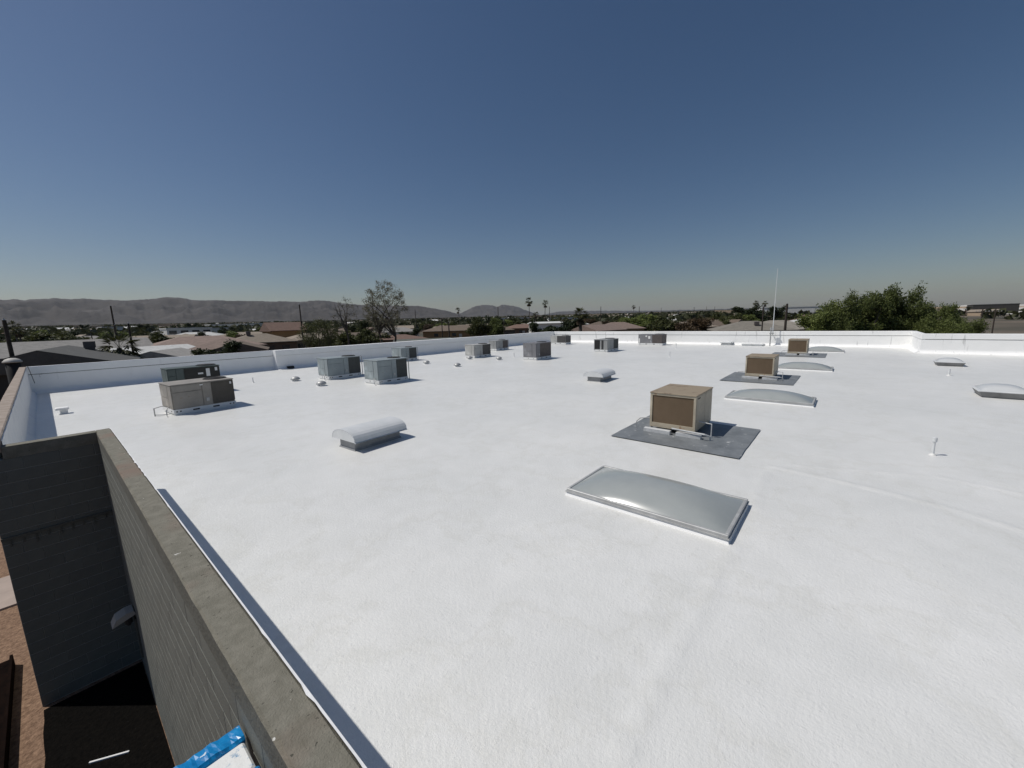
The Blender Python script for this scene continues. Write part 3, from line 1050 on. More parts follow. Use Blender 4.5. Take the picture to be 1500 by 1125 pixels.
def vent_pipe(px, py, h, r, label, cap=False):
    p = onz(px, py)
    t = thing('vent_pipe', label, 'pipe', (p.x, p.y, 0.0), 0, 'thin pipes through the roof')
    MB().lathe([(r * 4.0, -0.02), (r * 2.4, 0.02), (r * 1.4, 0.04), (r * 1.2, 0.045)], n=14).build('flashing', M_roof, t, True)
    MB().tube([(0, 0, 0.0), (0.004, 0, h)], r, 10).build('pipe', M_hood, t)
    if cap:
        MB().lathe([(r * 1.2, h - 0.08), (r * 1.75, h - 0.06), (r * 1.75, h + 0.02), (r * 1.1, h + 0.03)], n=14).build('cap', M_hood, t)


vent_pipe(1366, 667, 0.36, 0.022, 'capped white vent pipe alone beside the roof seam', True)
vent_pipe(1390, 550, 0.3, 0.03, 'short white pipe before the jogged parapet between the bubble skylights')
vent_pipe(371, 561, 0.3, 0.025, 'thin pipe near the step of the shaded parapet')
vent_pipe(981, 523, 0.4, 0.03, 'thin grey pipe out in front of the dark grey air conditioner')
vent_pipe(990, 510, 0.45, 0.03, 'thin grey pipe at the foot of the sunlit parapet')
vent_pipe(753, 523, 0.35, 0.03, 'white pipe between the brownish grey unit and the shaded parapet')
vent_pipe(1297, 505, 0.35, 0.03, 'small pipe at the foot of the sunlit parapet near the long skylights')

p = onz(1064, 505)
t = thing('box_vent', 'low white square vent with a raised cap by the sunlit parapet', 'roof vent', (p.x - 0.6, p.y - 0.6, 0))
MB().bevbox(0.1, 1.0, 0.1, 1.0, -0.02, 0.16, 0.01).build('curb', M_hood, t)
MB().bevbox(0, 1.1, 0, 1.1, 0.2, 0.34, 0.06).build('cap', M_hood, t)
for q in ((0.2, 0.2), (0.85, 0.2), (0.2, 0.85), (0.85, 0.85)):
    MB().box(q[0], q[0] + 0.05, q[1], q[1] + 0.05, 0.15, 0.21).build('cap_leg', M_galv, t)
p = onz(1103, 506)
t = thing('roof_hatch', 'flat low white roof hatch by the sunlit parapet near the antenna', 'hatch', (p.x - 0.6, p.y - 0.9, 0))
MB().bevbox(0.05, 0.95, 0.05, 1.75, -0.02, 0.12, 0.01).build('curb', M_hood, t)
MB().bevbox(0, 1.0, 0, 1.8, 0.122, 0.17, 0.012).build('lid', M_hood, t)
MB().box(-0.02, 0.0, 0.8, 1.0, 0.10, 0.14).build('handle', M_galv, t)

# white bracket by the left corner
t = thing('pipe_bracket', 'small white bracket on the roof near the shaded corner', 'bracket', (0.1, 21.9, 0.0))
MB().bevbox(0, 0.2, 0.0, 0.22, -0.02, 0.16, 0.015).build('post', M_white, t)
MB().bevbox(-0.1, 0.24, -0.04, 0.3, 0.162, 0.24, 0.02).build('shelf', M_white, t)

# whip antenna strapped to the sunlit parapet
t = thing('whip_antenna', 'tall thin white whip antenna strapped to the sunlit parapet', 'antenna', (XB - 0.62, 5.45, 0.0))
MB().tube([(0.12, 0.05, -0.01), (0.12, 0.05, 1.75)], 0.05, 8).build('mast', M_galv, t)
MB().tube([(0.12, -0.1, 1.0), (0.13, -0.1, 3.2), (0.14, -0.1, 5.0), (0.15, -0.1, 7.0)], [0.038, 0.03, 0.024, 0.015], 8).build('whip', M_hood, t)
MB().box(0.02, 0.2, -0.2, 0.14, 1.1, 1.2).build('clamp', M_galv, t)
MB().box(0.02, 0.2, -0.2, 0.14, 1.5, 1.6).build('clamp', M_galv, t)
MB().box(0.12, 0.5, -0.02, 0.02, 1.12, 1.18).build('wall_arm', M_galv, t)
# conduit stub at the corner, thin wire clipped to the shaded wall's foot
t = thing('corner_wire', 'black wire drooping down the corner of the shaded parapets', 'wire', (XL1 + 0.08, YB - 0.4, 0))
MB().tube([(-0.03, 0.33, PT + 0.06), (0.0, 0.2, PT - 0.1), (0.05, -0.2, 0.95), (0.10, -0.6, 0.6)], 0.012, 5).build('strand', M_rubber, t)
MB().tube([(0.42, 0.3, 0.95), (0.28, 0.26, 0.93), (0.30, 0.25, 0.8)], 0.012, 5).build('hook', M_galv, t)

# ------------------------------------------------------------------ in the notch: wall lamp, ladder, plank
t = thing('wall_lamp', 'beige wall lamp shade on the shaded wall in the notch', 'lamp', (XO, 9.35, -1.95))
a = [(0, 0, 0.0), (-0.02, 0, 0.07), (-0.12, 0, 0.07), (-0.25, 0, 0.02), (-0.31, 0, -0.10)]
mb = MB()
mb.add([(p[0], -0.15, p[2]) for p in a] + [(p[0], 0.12, p[2]) for p in a], [(i, i + 1, 6 + i, 5 + i) for i in range(4)] + [(0, 4, 3, 2, 1), (5, 6, 7, 8, 9), (0, 5, 9, 4)])
mb.build('shade', mat('lamp_beige', (0.45, 0.42, 0.37), 0.5, var=0.1), t)
MB().tube([(-0.10, 0, -0.06), (-0.10, 0, -0.18), (-0.10, 0, -0.23)], [0.05, 0.055, 0.02], 10).build('lamp_socket', M_rubber, t)
MB().box(-0.03, -0.002, -0.10, 0.08, -0.9, -0.12).build('conduit', M_capface, t)

M_blue = mat('blue_fibreglass', (0.0, 0.16, 0.42), 0.3, scale=14, col2=(0.01, 0.26, 0.58), detail=8)
specks(M_blue, 22.0, 0.66, 0.69, (0.6, 0.68, 0.75))
M_splat = mat('paint_splashed_plastic', (0.05, 0.22, 0.42), 0.55, scale=9, col2=(0.75, 0.76, 0.75), thresh=(0.44, 0.52), bump=0.003, bscale=25)
lz = 0.90
t = thing('stepladder', 'blue stepladder splashed with white paint, beside the raw concrete parapet', 'ladder', (0.10, 2.03, GZ + 0.006))
hh = lz - GZ - 0.006
MB().bevbox(0.0, 0.29, 0.0, 0.19, hh - 0.07, hh - 0.012, 0.01).build('top_step', M_splat, t)
wr = MB()
nu, ring = 26, 14
for i in range(nu + 1):
    x = -0.06 + 0.36 * i / nu
    for j in range(ring):
        th = 2 * math.pi * j / ring
        cx_, cz_ = math.cos(th), math.sin(th)
        sq = 1 / max(abs(cx_), abs(cz_)) ** 0.8
        wob = 1 + 0.22 * noise.noise((x * 22, th * 1.3, 0)) + 0.14 * noise.noise((x * 60, th * 2.2, 3))
        wr.v.append((x + 0.006 * noise.noise((x * 40, th, 7)), 0.25 + 0.052 * cx_ * sq * wob + 0.012 * noise.noise((x * 9, 2, 0)), hh - 0.03 + 0.028 * cz_ * sq * wob + 0.012 * noise.noise((x * 11, 5, 0))))
for i in range(nu):
    for j in range(ring):
        q = (j + 1) % ring
        wr.f.append((i * ring + j, i * ring + q, (i + 1) * ring + q, (i + 1) * ring + j))
wr.f += [tuple(range(ring)), tuple(range(nu * ring, (nu + 1) * ring))]
wr.m = [0] * len(wr.f)
wr.build('top_cap', M_blue, t)['label'] = 'crinkled blue wrapping along the ladder top'
MB().bevbox(-0.03, 0.30, -0.12, -0.005, hh - 0.06, hh, 0.01).build('top_cap', M_blue, t)
for sx, ex in ((0.0, -0.12), (0.24, 0.20)):
    for ys, ye in ((0.20, 0.80), (0.0, -0.75)):
        MB().tube([(sx, ye, 0.0), (sx, ys, hh - 0.06)], 0.03, 4).build('rail', M_blue, t)
for k in range(11):
    f = (k + 0.5) / 11.5
    MB().box(0.01, 0.23, 0.77 - 0.57 * f, 0.84 - 0.57 * f, hh * f - 0.02, hh * f + 0.01).build('step', M_alu, t)

pl = MB().box(-0.24, 0.24, -0.012, 0.012, 0, 0.02).build('white_plank', M_railw, None, loc=(-0.20, 8.02, GZ + 0.014))
pl.rotation_euler = (0, 0, R(-32))
tag(pl, 'white strip of trim lying on the ground in the notch', 'plank')
M_castdark = mat('painted_shadow', (0.004, 0.003, 0.003), 1.0, scale=6, col2=(0.014, 0.008, 0.006), spec=0.03)  # near-black colour standing for a cast shadow on the gravel
t = thing('shadow_box', 'near-black box painted as a shadow on the brown gravel', 'shadow_patch', (-1.35, 8.6, GZ))
MB().box(-1.2, 0.12, -4, 3.3, 0, 0.16).build('shadow_slab', M_castdark, t)
MB().box(0.121, 0.16, -4, 3.3, 0, 0.24).build('shadow_rim', M_castdark, t)

# ------------------------------------------------------------------ trees
M_bark = mat('grey_brown_bark', (0.05, 0.04, 0.032), 0.9, scale=5, col2=(0.12, 0.10, 0.085))
L_mesq = leaf_mat('mesquite_leaf', (0.145, 0.180, 0.062), 0.45, 0.4)
L_olive = leaf_mat('olive_leaf', (0.065, 0.078, 0.030), 0.45)
L_dark = leaf_mat('dark_leaf', (0.028, 0.045, 0.018), 0.4)
L_far = leaf_mat('far_leaf', (0.05, 0.06, 0.03), 0.45)
L_grey = leaf_mat('dry_leaf', (0.17, 0.165, 0.12), 0.35)
L_brown = leaf_mat('brown_leaf', (0.085, 0.062, 0.038), 0.35)
L_palm = leaf_mat('palm_frond', (0.052, 0.062, 0.024), 0.4)
L_thatch = leaf_mat('dead_frond', (0.10, 0.075, 0.045), 0.3, 0.1)


def rv(g=rnd):
    z = g.uniform(-1, 1)
    a = g.uniform(0, 2 * math.pi)
    s = math.sqrt(1 - z * z)
    return Vector((s * math.cos(a), s * math.sin(a), z))


def leaf(mb, p, s, g, asp=0.45):
    u = rv(g)
    v = u.orthogonal().normalized()
    v = (Matrix.Rotation(g.uniform(0, 6.28), 3, u) @ v)
    a, b = u * s * 0.5, v * s * asp * 0.5
    mb.add([p - a, p + b, p + a, p - b], [(0, 1, 2, 3)])


def branch(mb, tips, p, d, ln, r, lev, g, spread, up, maxlev, n=6):
    pts, rad = [p], [r]
    q = p.copy()
    dd = d.copy()
    k = 4
    for i in range(k):
        dd = (dd + rv(g) * 0.22 + Vector((0, 0, up * 0.12))).normalized()
        q = q + dd * (ln / k)
        pts.append(q.copy())
        rad.append(r * (1 - 0.42 * (i + 1) / k))
    mb.tube(pts, rad, max(3, n - lev), cap=False)
    if lev >= maxlev:
        tips += pts[1:]
        return
    if lev >= maxlev - 1:
        tips += pts[2:]
    for i in range(g.choice((2, 3, 3))):
        f = g.uniform(0.55, 1.0) if i else 1.0
        idx = min(k, max(1, int(f * k)))
        ax = rv(g)
        nd = (dd + ax * spread + Vector((0, 0, up * 0.15))).normalized()
        branch(mb, tips, pts[idx], nd, ln * g.uniform(0.58, 0.82), rad[idx] * 0.72, lev + 1, g, spread, up, maxlev, n)


def make_tree(seed, height, spread=0.6, up=0.5, levels=4, stems=1, trunk=0.3, leaves=14, lsize=0.2, clump=0.5, lean=0.15, leafm=None, squash=1.0, radius=0.16):
    """returns (trunk mesh, crown mesh), base at the origin"""
    g = random.Random(seed)
    tb, tips = MB(), []
    for s in range(stems):
        d = Vector((g.uniform(-1, 1) * lean * (1 + stems * 0.6), g.uniform(-1, 1) * lean * (1 + stems * 0.6), 1)).normalized()
        branch(tb, tips, Vector((g.uniform(-.2, .2) * (stems - 1), g.uniform(-.2, .2) * (stems - 1), -0.15)), d, height * trunk, radius * height / 8, 0, g, spread, up, levels, 8)
    zmax = max(t.z for t in tips)
    sc = height / zmax
    for m_ in (tb,):
        m_.v = [(x * sc * squash, y * sc * squash, z * sc) for x, y, z in m_.v]
    cb = MB()
    for t in tips:
        t = Vector((t.x * sc * squash, t.y * sc * squash, t.z * sc))
        for i in range(leaves if g.random() < 0.85 else leaves // 3):
            p = t + rv(g) * clump * g.random() ** 0.5
            leaf(cb, p, lsize * g.uniform(0.6, 1.3), g)
    return tb.mesh('trunk', M_bark), cb.mesh('crown', leafm or L_olive)


def plant_tree(meshes, x, y, label, cat='tree', group=None, rz=0.0, sc=1.0, name='leafy_tree', leafm=None, z=None, sz=None):
    o = thing(name, label, cat, (x, y, gz(x, y) - 0.05 if z is None else z), rz, group)
    o.scale = (sc, sc, sz or sc)
    link('trunk', meshes[0], o)
    link('crown', meshes[1], o)
    return o


def spot(px, r):
    p = at(px, 470, r)
    return p.x, p.y


# three big mesquites behind the sunlit parapet
mq = [make_tree(s, 8.6, spread=0.75, up=0.25, levels=5, stems=3, trunk=0.26, leaves=26, lsize=0.26, clump=0.75, lean=0.3, leafm=L_mesq) for s in (11, 12, 13)]


def crown_width(m):
    xs_ = [v.co.x for v in m[1].vertices]
    return max(xs_) - min(xs_)


for k, (px, ytop, r, wd, hgt) in enumerate(((1192, 436, 60, 9.5, 7.6), (1270, 418, 59, 11.5, 8.9), (1336, 432, 61, 8.0, 7.4), (1385, 455, 66, 5.2, 5.4))):
    x, y = spot(px, r)
    m = mq[k % 3]
    o = plant_tree(m, x, y, ['bright green mesquite crown nearest the antenna behind the sunlit parapet', 'tallest green mesquite spreading behind the sunlit parapet', 'green mesquite behind the corner of the jogged parapet', 'small dark green mesquite behind the jogged parapet'][k], rz=k * 2.1, name='mesquite_tree')
    s = wd / crown_width(m)
    o.scale = (s, s, hgt / 8.6)

# sparse dry trees behind the shaded parapet: limbs first, twigs reaching out to fill a given crown
def crown_tree(seed, h, rx, rzc, zc, fork, stems, nlimb, ntwig, leaves, lsize, clump, leafm, rad=0.16):
    g = random.Random(seed)
    tb, cb = MB(), MB()
    nodes = []

    def pt():
        d = rv(g) * (0.45 + 0.55 * g.random() ** 0.6)
        return Vector((d.x * rx, d.y * rx, zc + d.z * rzc))

    def limb(a, b, r0, r1, wob, n=7):
        out = []
        off = [rv(g) * wob for _ in range(3)]
        for i in range(n):
            f = i / (n - 1)
            p = a.lerp(b, f) + Vector((0, 0, 0.12 * (b - a).length * math.sin(math.pi * f)))
            p += off[0] * math.sin(math.pi * f) + off[1] * math.sin(2 * math.pi * f) * 0.5
            out.append((p, r0 + (r1 - r0) * f))
        tb.tube([q[0] for q in out], [q[1] for q in out], 6 if r0 > 0.05 else 4, False)
        return out
    for s in range(stems):
        base = Vector((0.35 * (s - (stems - 1) / 2) * 2, 0, -0.1))
        top = Vector((rx * 0.35 * (s - (stems - 1) / 2) * 2 + g.uniform(-.2, .2), g.uniform(-.3, .3), fork * g.uniform(0.85, 1.15)))
        st = limb(base, top, rad, rad * 0.7, 0.2)
        nodes += st[4:]
        for _ in range(nlimb):
            e = pt()
            e.z = zc + abs(e.z - zc) * g.choice((1, 1, 1, -0.4))
            nodes += limb(top, e, rad * 0.62, 0.025, 0.35, 9)[2:]
    for _ in range(ntwig):
        e = pt()
        cand = [q for q in nodes if q[0].z < e.z + 0.6] or nodes
        q = min(cand, key=lambda q: (q[0] - e).length)
        tw = limb(q[0], e, min(q[1] * 0.7, 0.04), 0.012, 0.22, 5)
        nodes += tw[2:]
        for p, _r in tw[2:]:
            for _k in range(leaves):
                leaf(cb, p + rv(g) * clump * g.random() ** 0.5, lsize * g.uniform(0.6, 1.3), g)
    return tb.mesh('trunk', M_bark), cb.mesh('crown', leafm)


def px_tree(meshes, px, r, name, label, rz):
    x, y = spot(px, r)
    return plant_tree(meshes, x, y, label, name=name, rz=rz)


face = math.atan2(*reversed(spot(566, 62))) + math.pi / 2
px_tree(crown_tree(3, 13, 3.3, 4.0, 8.6, 4.6, 2, 6, 250, 10, 0.2, 0.42, L_grey, 0.2), 565, 62, 'sparse_tree', 'tall sparse tree with thin grey leaves standing above the shaded parapet', face)
px_tree(crown_tree(5, 11, 1.75, 2.5, 7.9, 4.8, 1, 5, 75, 3, 0.16, 0.3, L_grey, 0.16), 508, 60, 'bare_tree', 'nearly bare slender tree beside the tall sparse one', face)
px_tree(crown_tree(9, 8, 2.6, 2.2, 5.0, 1.6, 3, 6, 220, 14, 0.17, 0.45, L_olive, 0.12), 466, 62, 'scruffy_tree', 'scruffy brown-green tree with dry twigs beside a pole', face)

GEN = [(make_tree(31, 6, levels=3, stems=2, leaves=42, lsize=0.55, clump=0.95, spread=0.8, up=0.2, leafm=L_olive), 'olive'),
       (make_tree(32, 7, levels=3, stems=1, leaves=42, lsize=0.55, clump=0.95, spread=0.7, up=0.3, leafm=L_dark), 'dark green'),
       (make_tree(33, 5.5, levels=3, stems=3, leaves=42, lsize=0.5, clump=0.9, spread=0.85, up=0.1, leafm=L_mesq), 'fresh green'),
       (make_tree(34, 5, levels=3, stems=2, leaves=30, lsize=0.5, clump=0.9, spread=0.8, up=0.2, leafm=L_brown), 'dry brown')]


def gen_tree(i, px, ytop, r, wd, label):
    x, y = spot(px, r)
    m, _ = GEN[i]
    z0 = gz(x, y)
    hgt = max(2.0, at(px, ytop, r).z - z0)
    o = plant_tree(m, x, y, label, rz=rnd.uniform(0, 6))
    hz = max(v.co.z for v in m[1].vertices)
    s = wd / crown_width(m)
    o.scale = (s, s, hgt / hz)


for a in ((1, 290, 497, 66, 6.5, 'dark leafy shrub tree in front of the pink tiled house'), (0, 700, 462, 120, 9, 'olive tree beside the dark pole and the long ochre house'),
          (2, 725, 463, 125, 8, 'yellow-green tree beside the long ochre house'), (1, 820, 466, 95, 9, 'round dark green tree before the fan palm'),
          (1, 805, 468, 90, 7, 'dark green tree below the two tall palms'), (2, 925, 463, 130, 14, 'broad yellow-green tree above the sunlit parapet'), (2, 950, 458, 140, 12, 'tall yellow-green tree in the grove above the sunlit parapet'),
          (0, 975, 461, 120, 11, 'olive tree at the edge of the grove above the sunlit parapet'), (3, 1022, 462, 110, 9, 'dry brown tree beside pale rooftops'), (3, 1000, 468, 95, 7, 'low dry brown tree above the sunlit parapet'),
          (0, 905, 462, 150, 9, 'olive tree behind the pinkish tiled roofs'), (1, 1092, 447, 230, 19, 'large dark round tree on the skyline near tall palms'),
          (1, 1123, 447, 250, 13, 'dark round tree on the skyline beside the whip antenna'), (0, 545, 479, 90, 8, 'olive tree behind the tall sparse tree'), (0, 497, 482, 80, 7, 'olive shrub tree behind the bare slender tree'),
          (0, 232, 484, 130, 8, 'olive tree before the white commercial block'), (2, 335, 483, 140, 9, 'green tree between the pink and the tan house'), (3, 355, 487, 120, 6, 'dry brown tree beside the tan tiled house'),
          (1, 138, 492, 110, 10, 'dark green tree behind the grey shingled house'), (0, 90, 484, 190, 12, 'olive tree beyond the grey shingled roof'), (0, 40, 484, 170, 12, 'olive tree beside the small palms beyond the grey shingled house'),
          (3, 430, 486, 150, 7, 'dry brown tree beside the two-storey brown house'), (1, 590, 480, 130, 8, 'dark green tree behind the metal roof'), (0, 1060, 462, 140, 8, 'olive tree behind the grey-brown roof')):
    gen_tree(*a)


# ------------------------------------------------------------------ palms
def frond(mb, base, d, ln, g, droop, wd):
    """folded fan frond: stalk and a split blade"""
    p = base.copy()
    side = d.cross(Vector((0, 0, 1)))
    side = side.normalized() if side.length > 0.05 else Vector((1, 0, 0))
    n = 7
    st = base + d * ln * 0.45
    st.z -= droop * 0.1
    mb.add([base - side * 0.02, base + side * 0.02, st + side * 0.02, st - side * 0.02], [(0, 1, 2, 3)])
    for k in range(n):
        th = (k / (n - 1) - 0.5) * 2.1
        dd = (d * math.cos(th) + side * math.sin(th)).normalized()
        tip = st + dd * ln * 0.55 * (1 - 0.25 * abs(th))
        tip.z -= droop * (0.35 + 0.3 * g.random())
        mid = st.lerp(tip, 0.5) + Vector((0, 0, 0.05))
        nn = dd.cross(Vector((0, 0, 1))).normalized() * wd
        mb.add([st, mid - nn, tip, mid + nn], [(0, 1, 2, 3)])


def palm(seed, trunk_h, trunk_r, crown_r, nf, label, x, y, lean=0.0, skirt=True, name='fan_palm'):
    g = random.Random(seed)
    t = thing(name, label, 'palm tree', (x, y, gz(x, y)))
    tb = MB()
    lx, ly = lean * g.uniform(-1, 1), lean * g.uniform(-1, 1)
    tb.tube([(lx * f * f * trunk_h, ly * f * f * trunk_h, -0.1 + (trunk_h + 0.1) * f) for f in (0, .15, .4, .7, 1)], [trunk_r * 1.4, trunk_r * 1.1, trunk_r, trunk_r * 0.85, trunk_r * 0.8], 8)
    tb.build('trunk', M_bark, t)
    top = Vector((lx * trunk_h, ly * trunk_h, trunk_h))
    cb = MB()
    for k in range(nf):
        a = k * 2.399 + g.uniform(-.2, .2)
        e = g.uniform(-0.35, 1.2)
        d = Vector((math.cos(a) * math.cos(e), math.sin(a) * math.cos(e), math.sin(e)))
        frond(cb, top, d, crown_r * g.uniform(0.85, 1.1), g, crown_r * 0.55 * (1.1 - e * 0.6), crown_r * 0.055)
    cb.build('fronds', L_palm, t)
    if skirt:
        sb = MB()
        for k in range(nf):
            a = k * 2.399
            d = Vector((math.cos(a) * 0.45, math.sin(a) * 0.45, -0.9)).normalized()
            frond(sb, top - Vector((0, 0, crown_r * 0.2)), d, crown_r * 0.95, g, 0.2, crown_r * 0.06)
        sb.build('dead_skirt', L_thatch, t)
    return t


for k, (px, yc, r, cr, lab) in enumerate(((776, 441, 210, 2.6, 'taller of the two tall skyline palms'), (798, 444, 215, 2.3, 'slightly shorter of the two tall skyline palms'), (674, 454, 260, 2.2, 'leaning skyline palm in front of the far mountains'),
                                           (784, 460, 190, 1.9, 'short palm between the two tall skyline palms'), (928, 449, 480, 2.7, 'small far palm beside a pole on the skyline'), (1105, 444, 330, 2.6, 'thin palm over the large dark tree on the skyline'),
                                           (1108, 447, 300, 2.2, 'lower thin palm over the large dark tree on the skyline'), (1119, 444, 330, 2.4, 'thin palm beside the whip antenna'), (20, 478, 150, 1.8, 'small palm beyond the grey shingled house'), (25, 484, 140, 1.4, 'shorter palm beyond the grey shingled house'))):
    x, y = spot(px, r)
    palm(100 + k, at(px, yc, r).z - gz(x, y), 0.17 if r < 300 else 0.22, cr, 26, lab, x, y, 0.05 if k != 2 else 0.12)
x, y = spot(850, 96)
palm(130, at(850, 460, 96).z - gz(x, y), 0.45, 2.3, 44, 'stout fan palm with a full crown above the sunlit parapet', x, y, 0.02)
x, y = spot(168, 62)
palm(131, at(168, 510, 62).z - gz(x, y), 0.25, 2.4, 36, 'low bushy palm beside the leaning poles', x, y, 0.02, False)


# ------------------------------------------------------------------ utility poles
def pole(px, ytop, r, label, rad=0.16, arm=False, lean=0.0):
    x, y = spot(px, r)
    hgt = at(px, ytop, r).z - gz(x, y)
    t = thing('utility_pole', label, 'utility pole', (x, y, gz(x, y)))
    MB().tube([(0, 0, -0.2), (lean * hgt * 0.5, 0, hgt * 0.5), (lean * hgt, 0, hgt)], [rad, rad * 0.85, rad * 0.7], 8).build('shaft', M_wood, t)
    if arm:
        a = math.atan2(y, x) + R(60)
        dx, dy = math.cos(a), math.sin(a)
        c = Vector((lean * hgt * 0.95, 0, hgt - 0.7))
        MB().tube([c - Vector((dx, dy, 0)) * 1.1, c + Vector((dx, dy, 0)) * 1.1], 0.07, 4).build('crossarm', M_wood, t)
        for s in (-1, -0.5, 0.5, 1):
            q = c + Vector((dx, dy, 0)) * s
            MB().tube([q, q + Vector((0, 0, 0.28))], [0.05, 0.06], 6).build('insulator', M_galv, t)
    else:
        MB().tube([(lean * hgt, 0, hgt - 0.02), (lean * hgt, 0, hgt + 0.15)], [0.07, 0.03], 6).build('pole_cap', M_galv, t)


for a in ((6, 469, 52, 'dark pole in front of the grey shingled house', 0.17), (166, 448, 120, 'tall pole behind the low bushy palm', 0.19, False, 0), (187, 474, 70, 'shorter pole beside the low bushy palm', 0.15),
          (167, 476, 110, 'thin low pole beside the tall pole behind the palm', 0.11), (441, 446, 95, 'pole beside the scruffy olive tree', 0.17), (609, 453, 190, 'thin pole beside the tall sparse tree', 0.18),
          (647, 466, 92, 'pole in front of the long ochre house', 0.13), (657, 471, 85, 'stubby dark pole in front of the long ochre house', 0.16), (730, 449, 190, 'thin pole in front of the twin-peaked mountain', 0.2),
          (738, 470, 110, 'short pole among the yellow-green trees', 0.12), (805, 449, 240, 'thin pole beside the tall palms', 0.2), (880, 449, 200, 'pole beside the stout fan palm', 0.2, False), (936, 449, 260, 'thin pole above the yellow-green grove', 0.22),
          (968, 451, 320, 'faint thin pole above the yellow-green grove', 0.16), (1016, 450, 420, 'far pole with a crossarm on the skyline', 0.2, True), (1034, 449, 460, 'far thin mast on the skyline beside the crossarm pole', 0.2), (1046, 449, 480, 'second far thin mast on the skyline', 0.2),
          (1071, 451, 480, 'far thin mast beside the large dark tree', 0.2), (1151, 445, 72, 'thick dark pole between the antenna and the mesquites', 0.2, False), (1117, 449, 90, 'dark pole in front of the grey-brown roof', 0.14),
          (1437, 452, 130, 'pole beside the jogged parapet and the pale hill', 0.14, True), (1456, 452, 140, 'second pole by the pale hill', 0.14, True), (130, 484, 160, 'short pole behind the grey shingled roof', 0.13)):
    pole(*a)

# ------------------------------------------------------------------ houses
M_pane = mat('dark_window', (0.03, 0.035, 0.04), 0.15, spec=0.6)
M_trim = mat('pale_trim', (0.5, 0.48, 0.44), 0.7, var=0.1)
ROOFS = {}


def rmat(key):
    if key not in ROOFS:
        c = {'grey': (0.26, 0.25, 0.235), 'dgrey': (0.09, 0.09, 0.085), 'pink': (0.24, 0.18, 0.15), 'tan': (0.25, 0.21, 0.165), 'brown': (0.145, 0.112, 0.085), 'green': (0.115, 0.125, 0.11), 'white': (0.55, 0.55, 0.53), 'red': (0.17, 0.11, 0.085), 'greyb': (0.24, 0.22, 0.185)}[key]
        ROOFS[key] = mat('roof_' + key, tuple(q * 0.8 for q in c), 0.9, scale=1.6, col2=tuple(q * 1.15 for q in c), bump=0.04, bscale=5, objvar=0.15)
    return ROOFS[key]


WALLS = {}


def wmat(key):
    if key not in WALLS:
        c = {'tan': (0.36, 0.28, 0.20), 'brown': (0.20, 0.125, 0.08), 'ochre': (0.30, 0.18, 0.085), 'white': (0.68, 0.67, 0.64), 'dark': (0.05, 0.048, 0.045), 'pink': (0.40, 0.29, 0.23), 'green': (0.34, 0.37, 0.34)}[key]
        WALLS[key] = mat('stucco_' + key, c, 0.9, var=0.1, scale=0.8, objvar=0.12)
    return WALLS[key]


def house_meshes(L, W, eave, ridge, roof, wall, hip=True, over=0.5, windows=True):
    """ridge along local X; returns list of (name, mesh, children)"""
    wb = MB().box(-L / 2, L / 2, -W / 2, W / 2, -0.6, eave)
    if not hip:
        for s in (-1, 1):
            wb.add([(s * (L / 2 - 0.02), -W / 2, eave), (s * (L / 2 - 0.02), W / 2, eave), (s * (L / 2 - 0.02), 0, ridge - 0.12)], [(0, 1, 2)])
    a, b, th = L / 2 + over, W / 2 + over, 0.16
    rx = max(0.3, a - b) if hip else a
    ze = eave - 0.06
    vs = [(-a, -b, ze), (a, -b, ze), (a, b, ze), (-a, b, ze), (-a, -b, ze + th), (a, -b, ze + th), (a, b, ze + th), (-a, b, ze + th), (-rx, 0, ridge), (rx, 0, ridge)]
    fs = [(3, 2, 1, 0), (0, 1, 5, 4), (1, 2, 6, 5), (2, 3, 7, 6), (3, 0, 4, 7), (4, 5, 9, 8), (6, 7, 8, 9), (5, 6, 9), (7, 4, 8)]
    rb = MB().add(vs, fs)
    out = [('wall', wb.mesh('wall', wmat(wall))), ('roof', rb.mesh('roof', rmat(roof)))]
    return out


def window_mesh(w_, h_):
    return MB().box(-w_ / 2, w_ / 2, -0.03, 0.03, -h_ / 2, h_ / 2).mesh('window', M_pane)


WIN = window_mesh(1.4, 1.1)
DOOR = MB().box(-0.5, 0.5, -0.04, 0.04, 0, 2.05).mesh('door', M_trim)
COOL = {k: MB().bevbox(-0.42, 0.42, -0.42, 0.42, 0.2, 0.85, 0.03).box(-0.35, 0.35, -0.35, 0.35, -0.5, 0.26).mesh('roof_cooler', m) for k, m in (('d', P_steelc), ('b', P_beige))}


def house(px, r, L, W, eave, ridge, roof, wall, label, turn=0.0, hip=True, cooler_at=None, group=None, zoff=0.0, name='house', windows=4, cat='house'):
    """turn 0 = ridge lies across the line of sight"""
    x, y = spot(px, r)
    a = math.atan2(y, x) + math.pi / 2 + turn
    t = thing(name, label, cat, (x, y, gz(x, y) + zoff), a, group)
    for nm, me in house_meshes(L, W, eave, ridge, roof, wall, hip):
        link(nm, me, t)
    if windows:
        for s in (-1, 1):
            for i in range(windows):
                o = link('window', WIN, t, ((i + 0.5) / windows * L * 0.9 - L * 0.45, s * (W / 2 + 0.01), eave * 0.58))
        link('door', DOOR, t, (L * 0.03, W / 2 + 0.02, 0))
        link('door', DOOR, t, (L * 0.03, -W / 2 - 0.02, 0))
        for s in (-1, 1):
            o = link('window', WIN, t, (s * (L / 2 + 0.01), 0, eave * 0.58))
            o.rotation_euler = (0, 0, math.pi / 2)
    for (u, v, c) in (cooler_at or ()):
        zr = eave + (ridge - eave) * (1 - abs(v)) + 0.1
        link('roof_cooler', COOL[c], t, (u * L / 2, v * W / 2, zr))
    return t


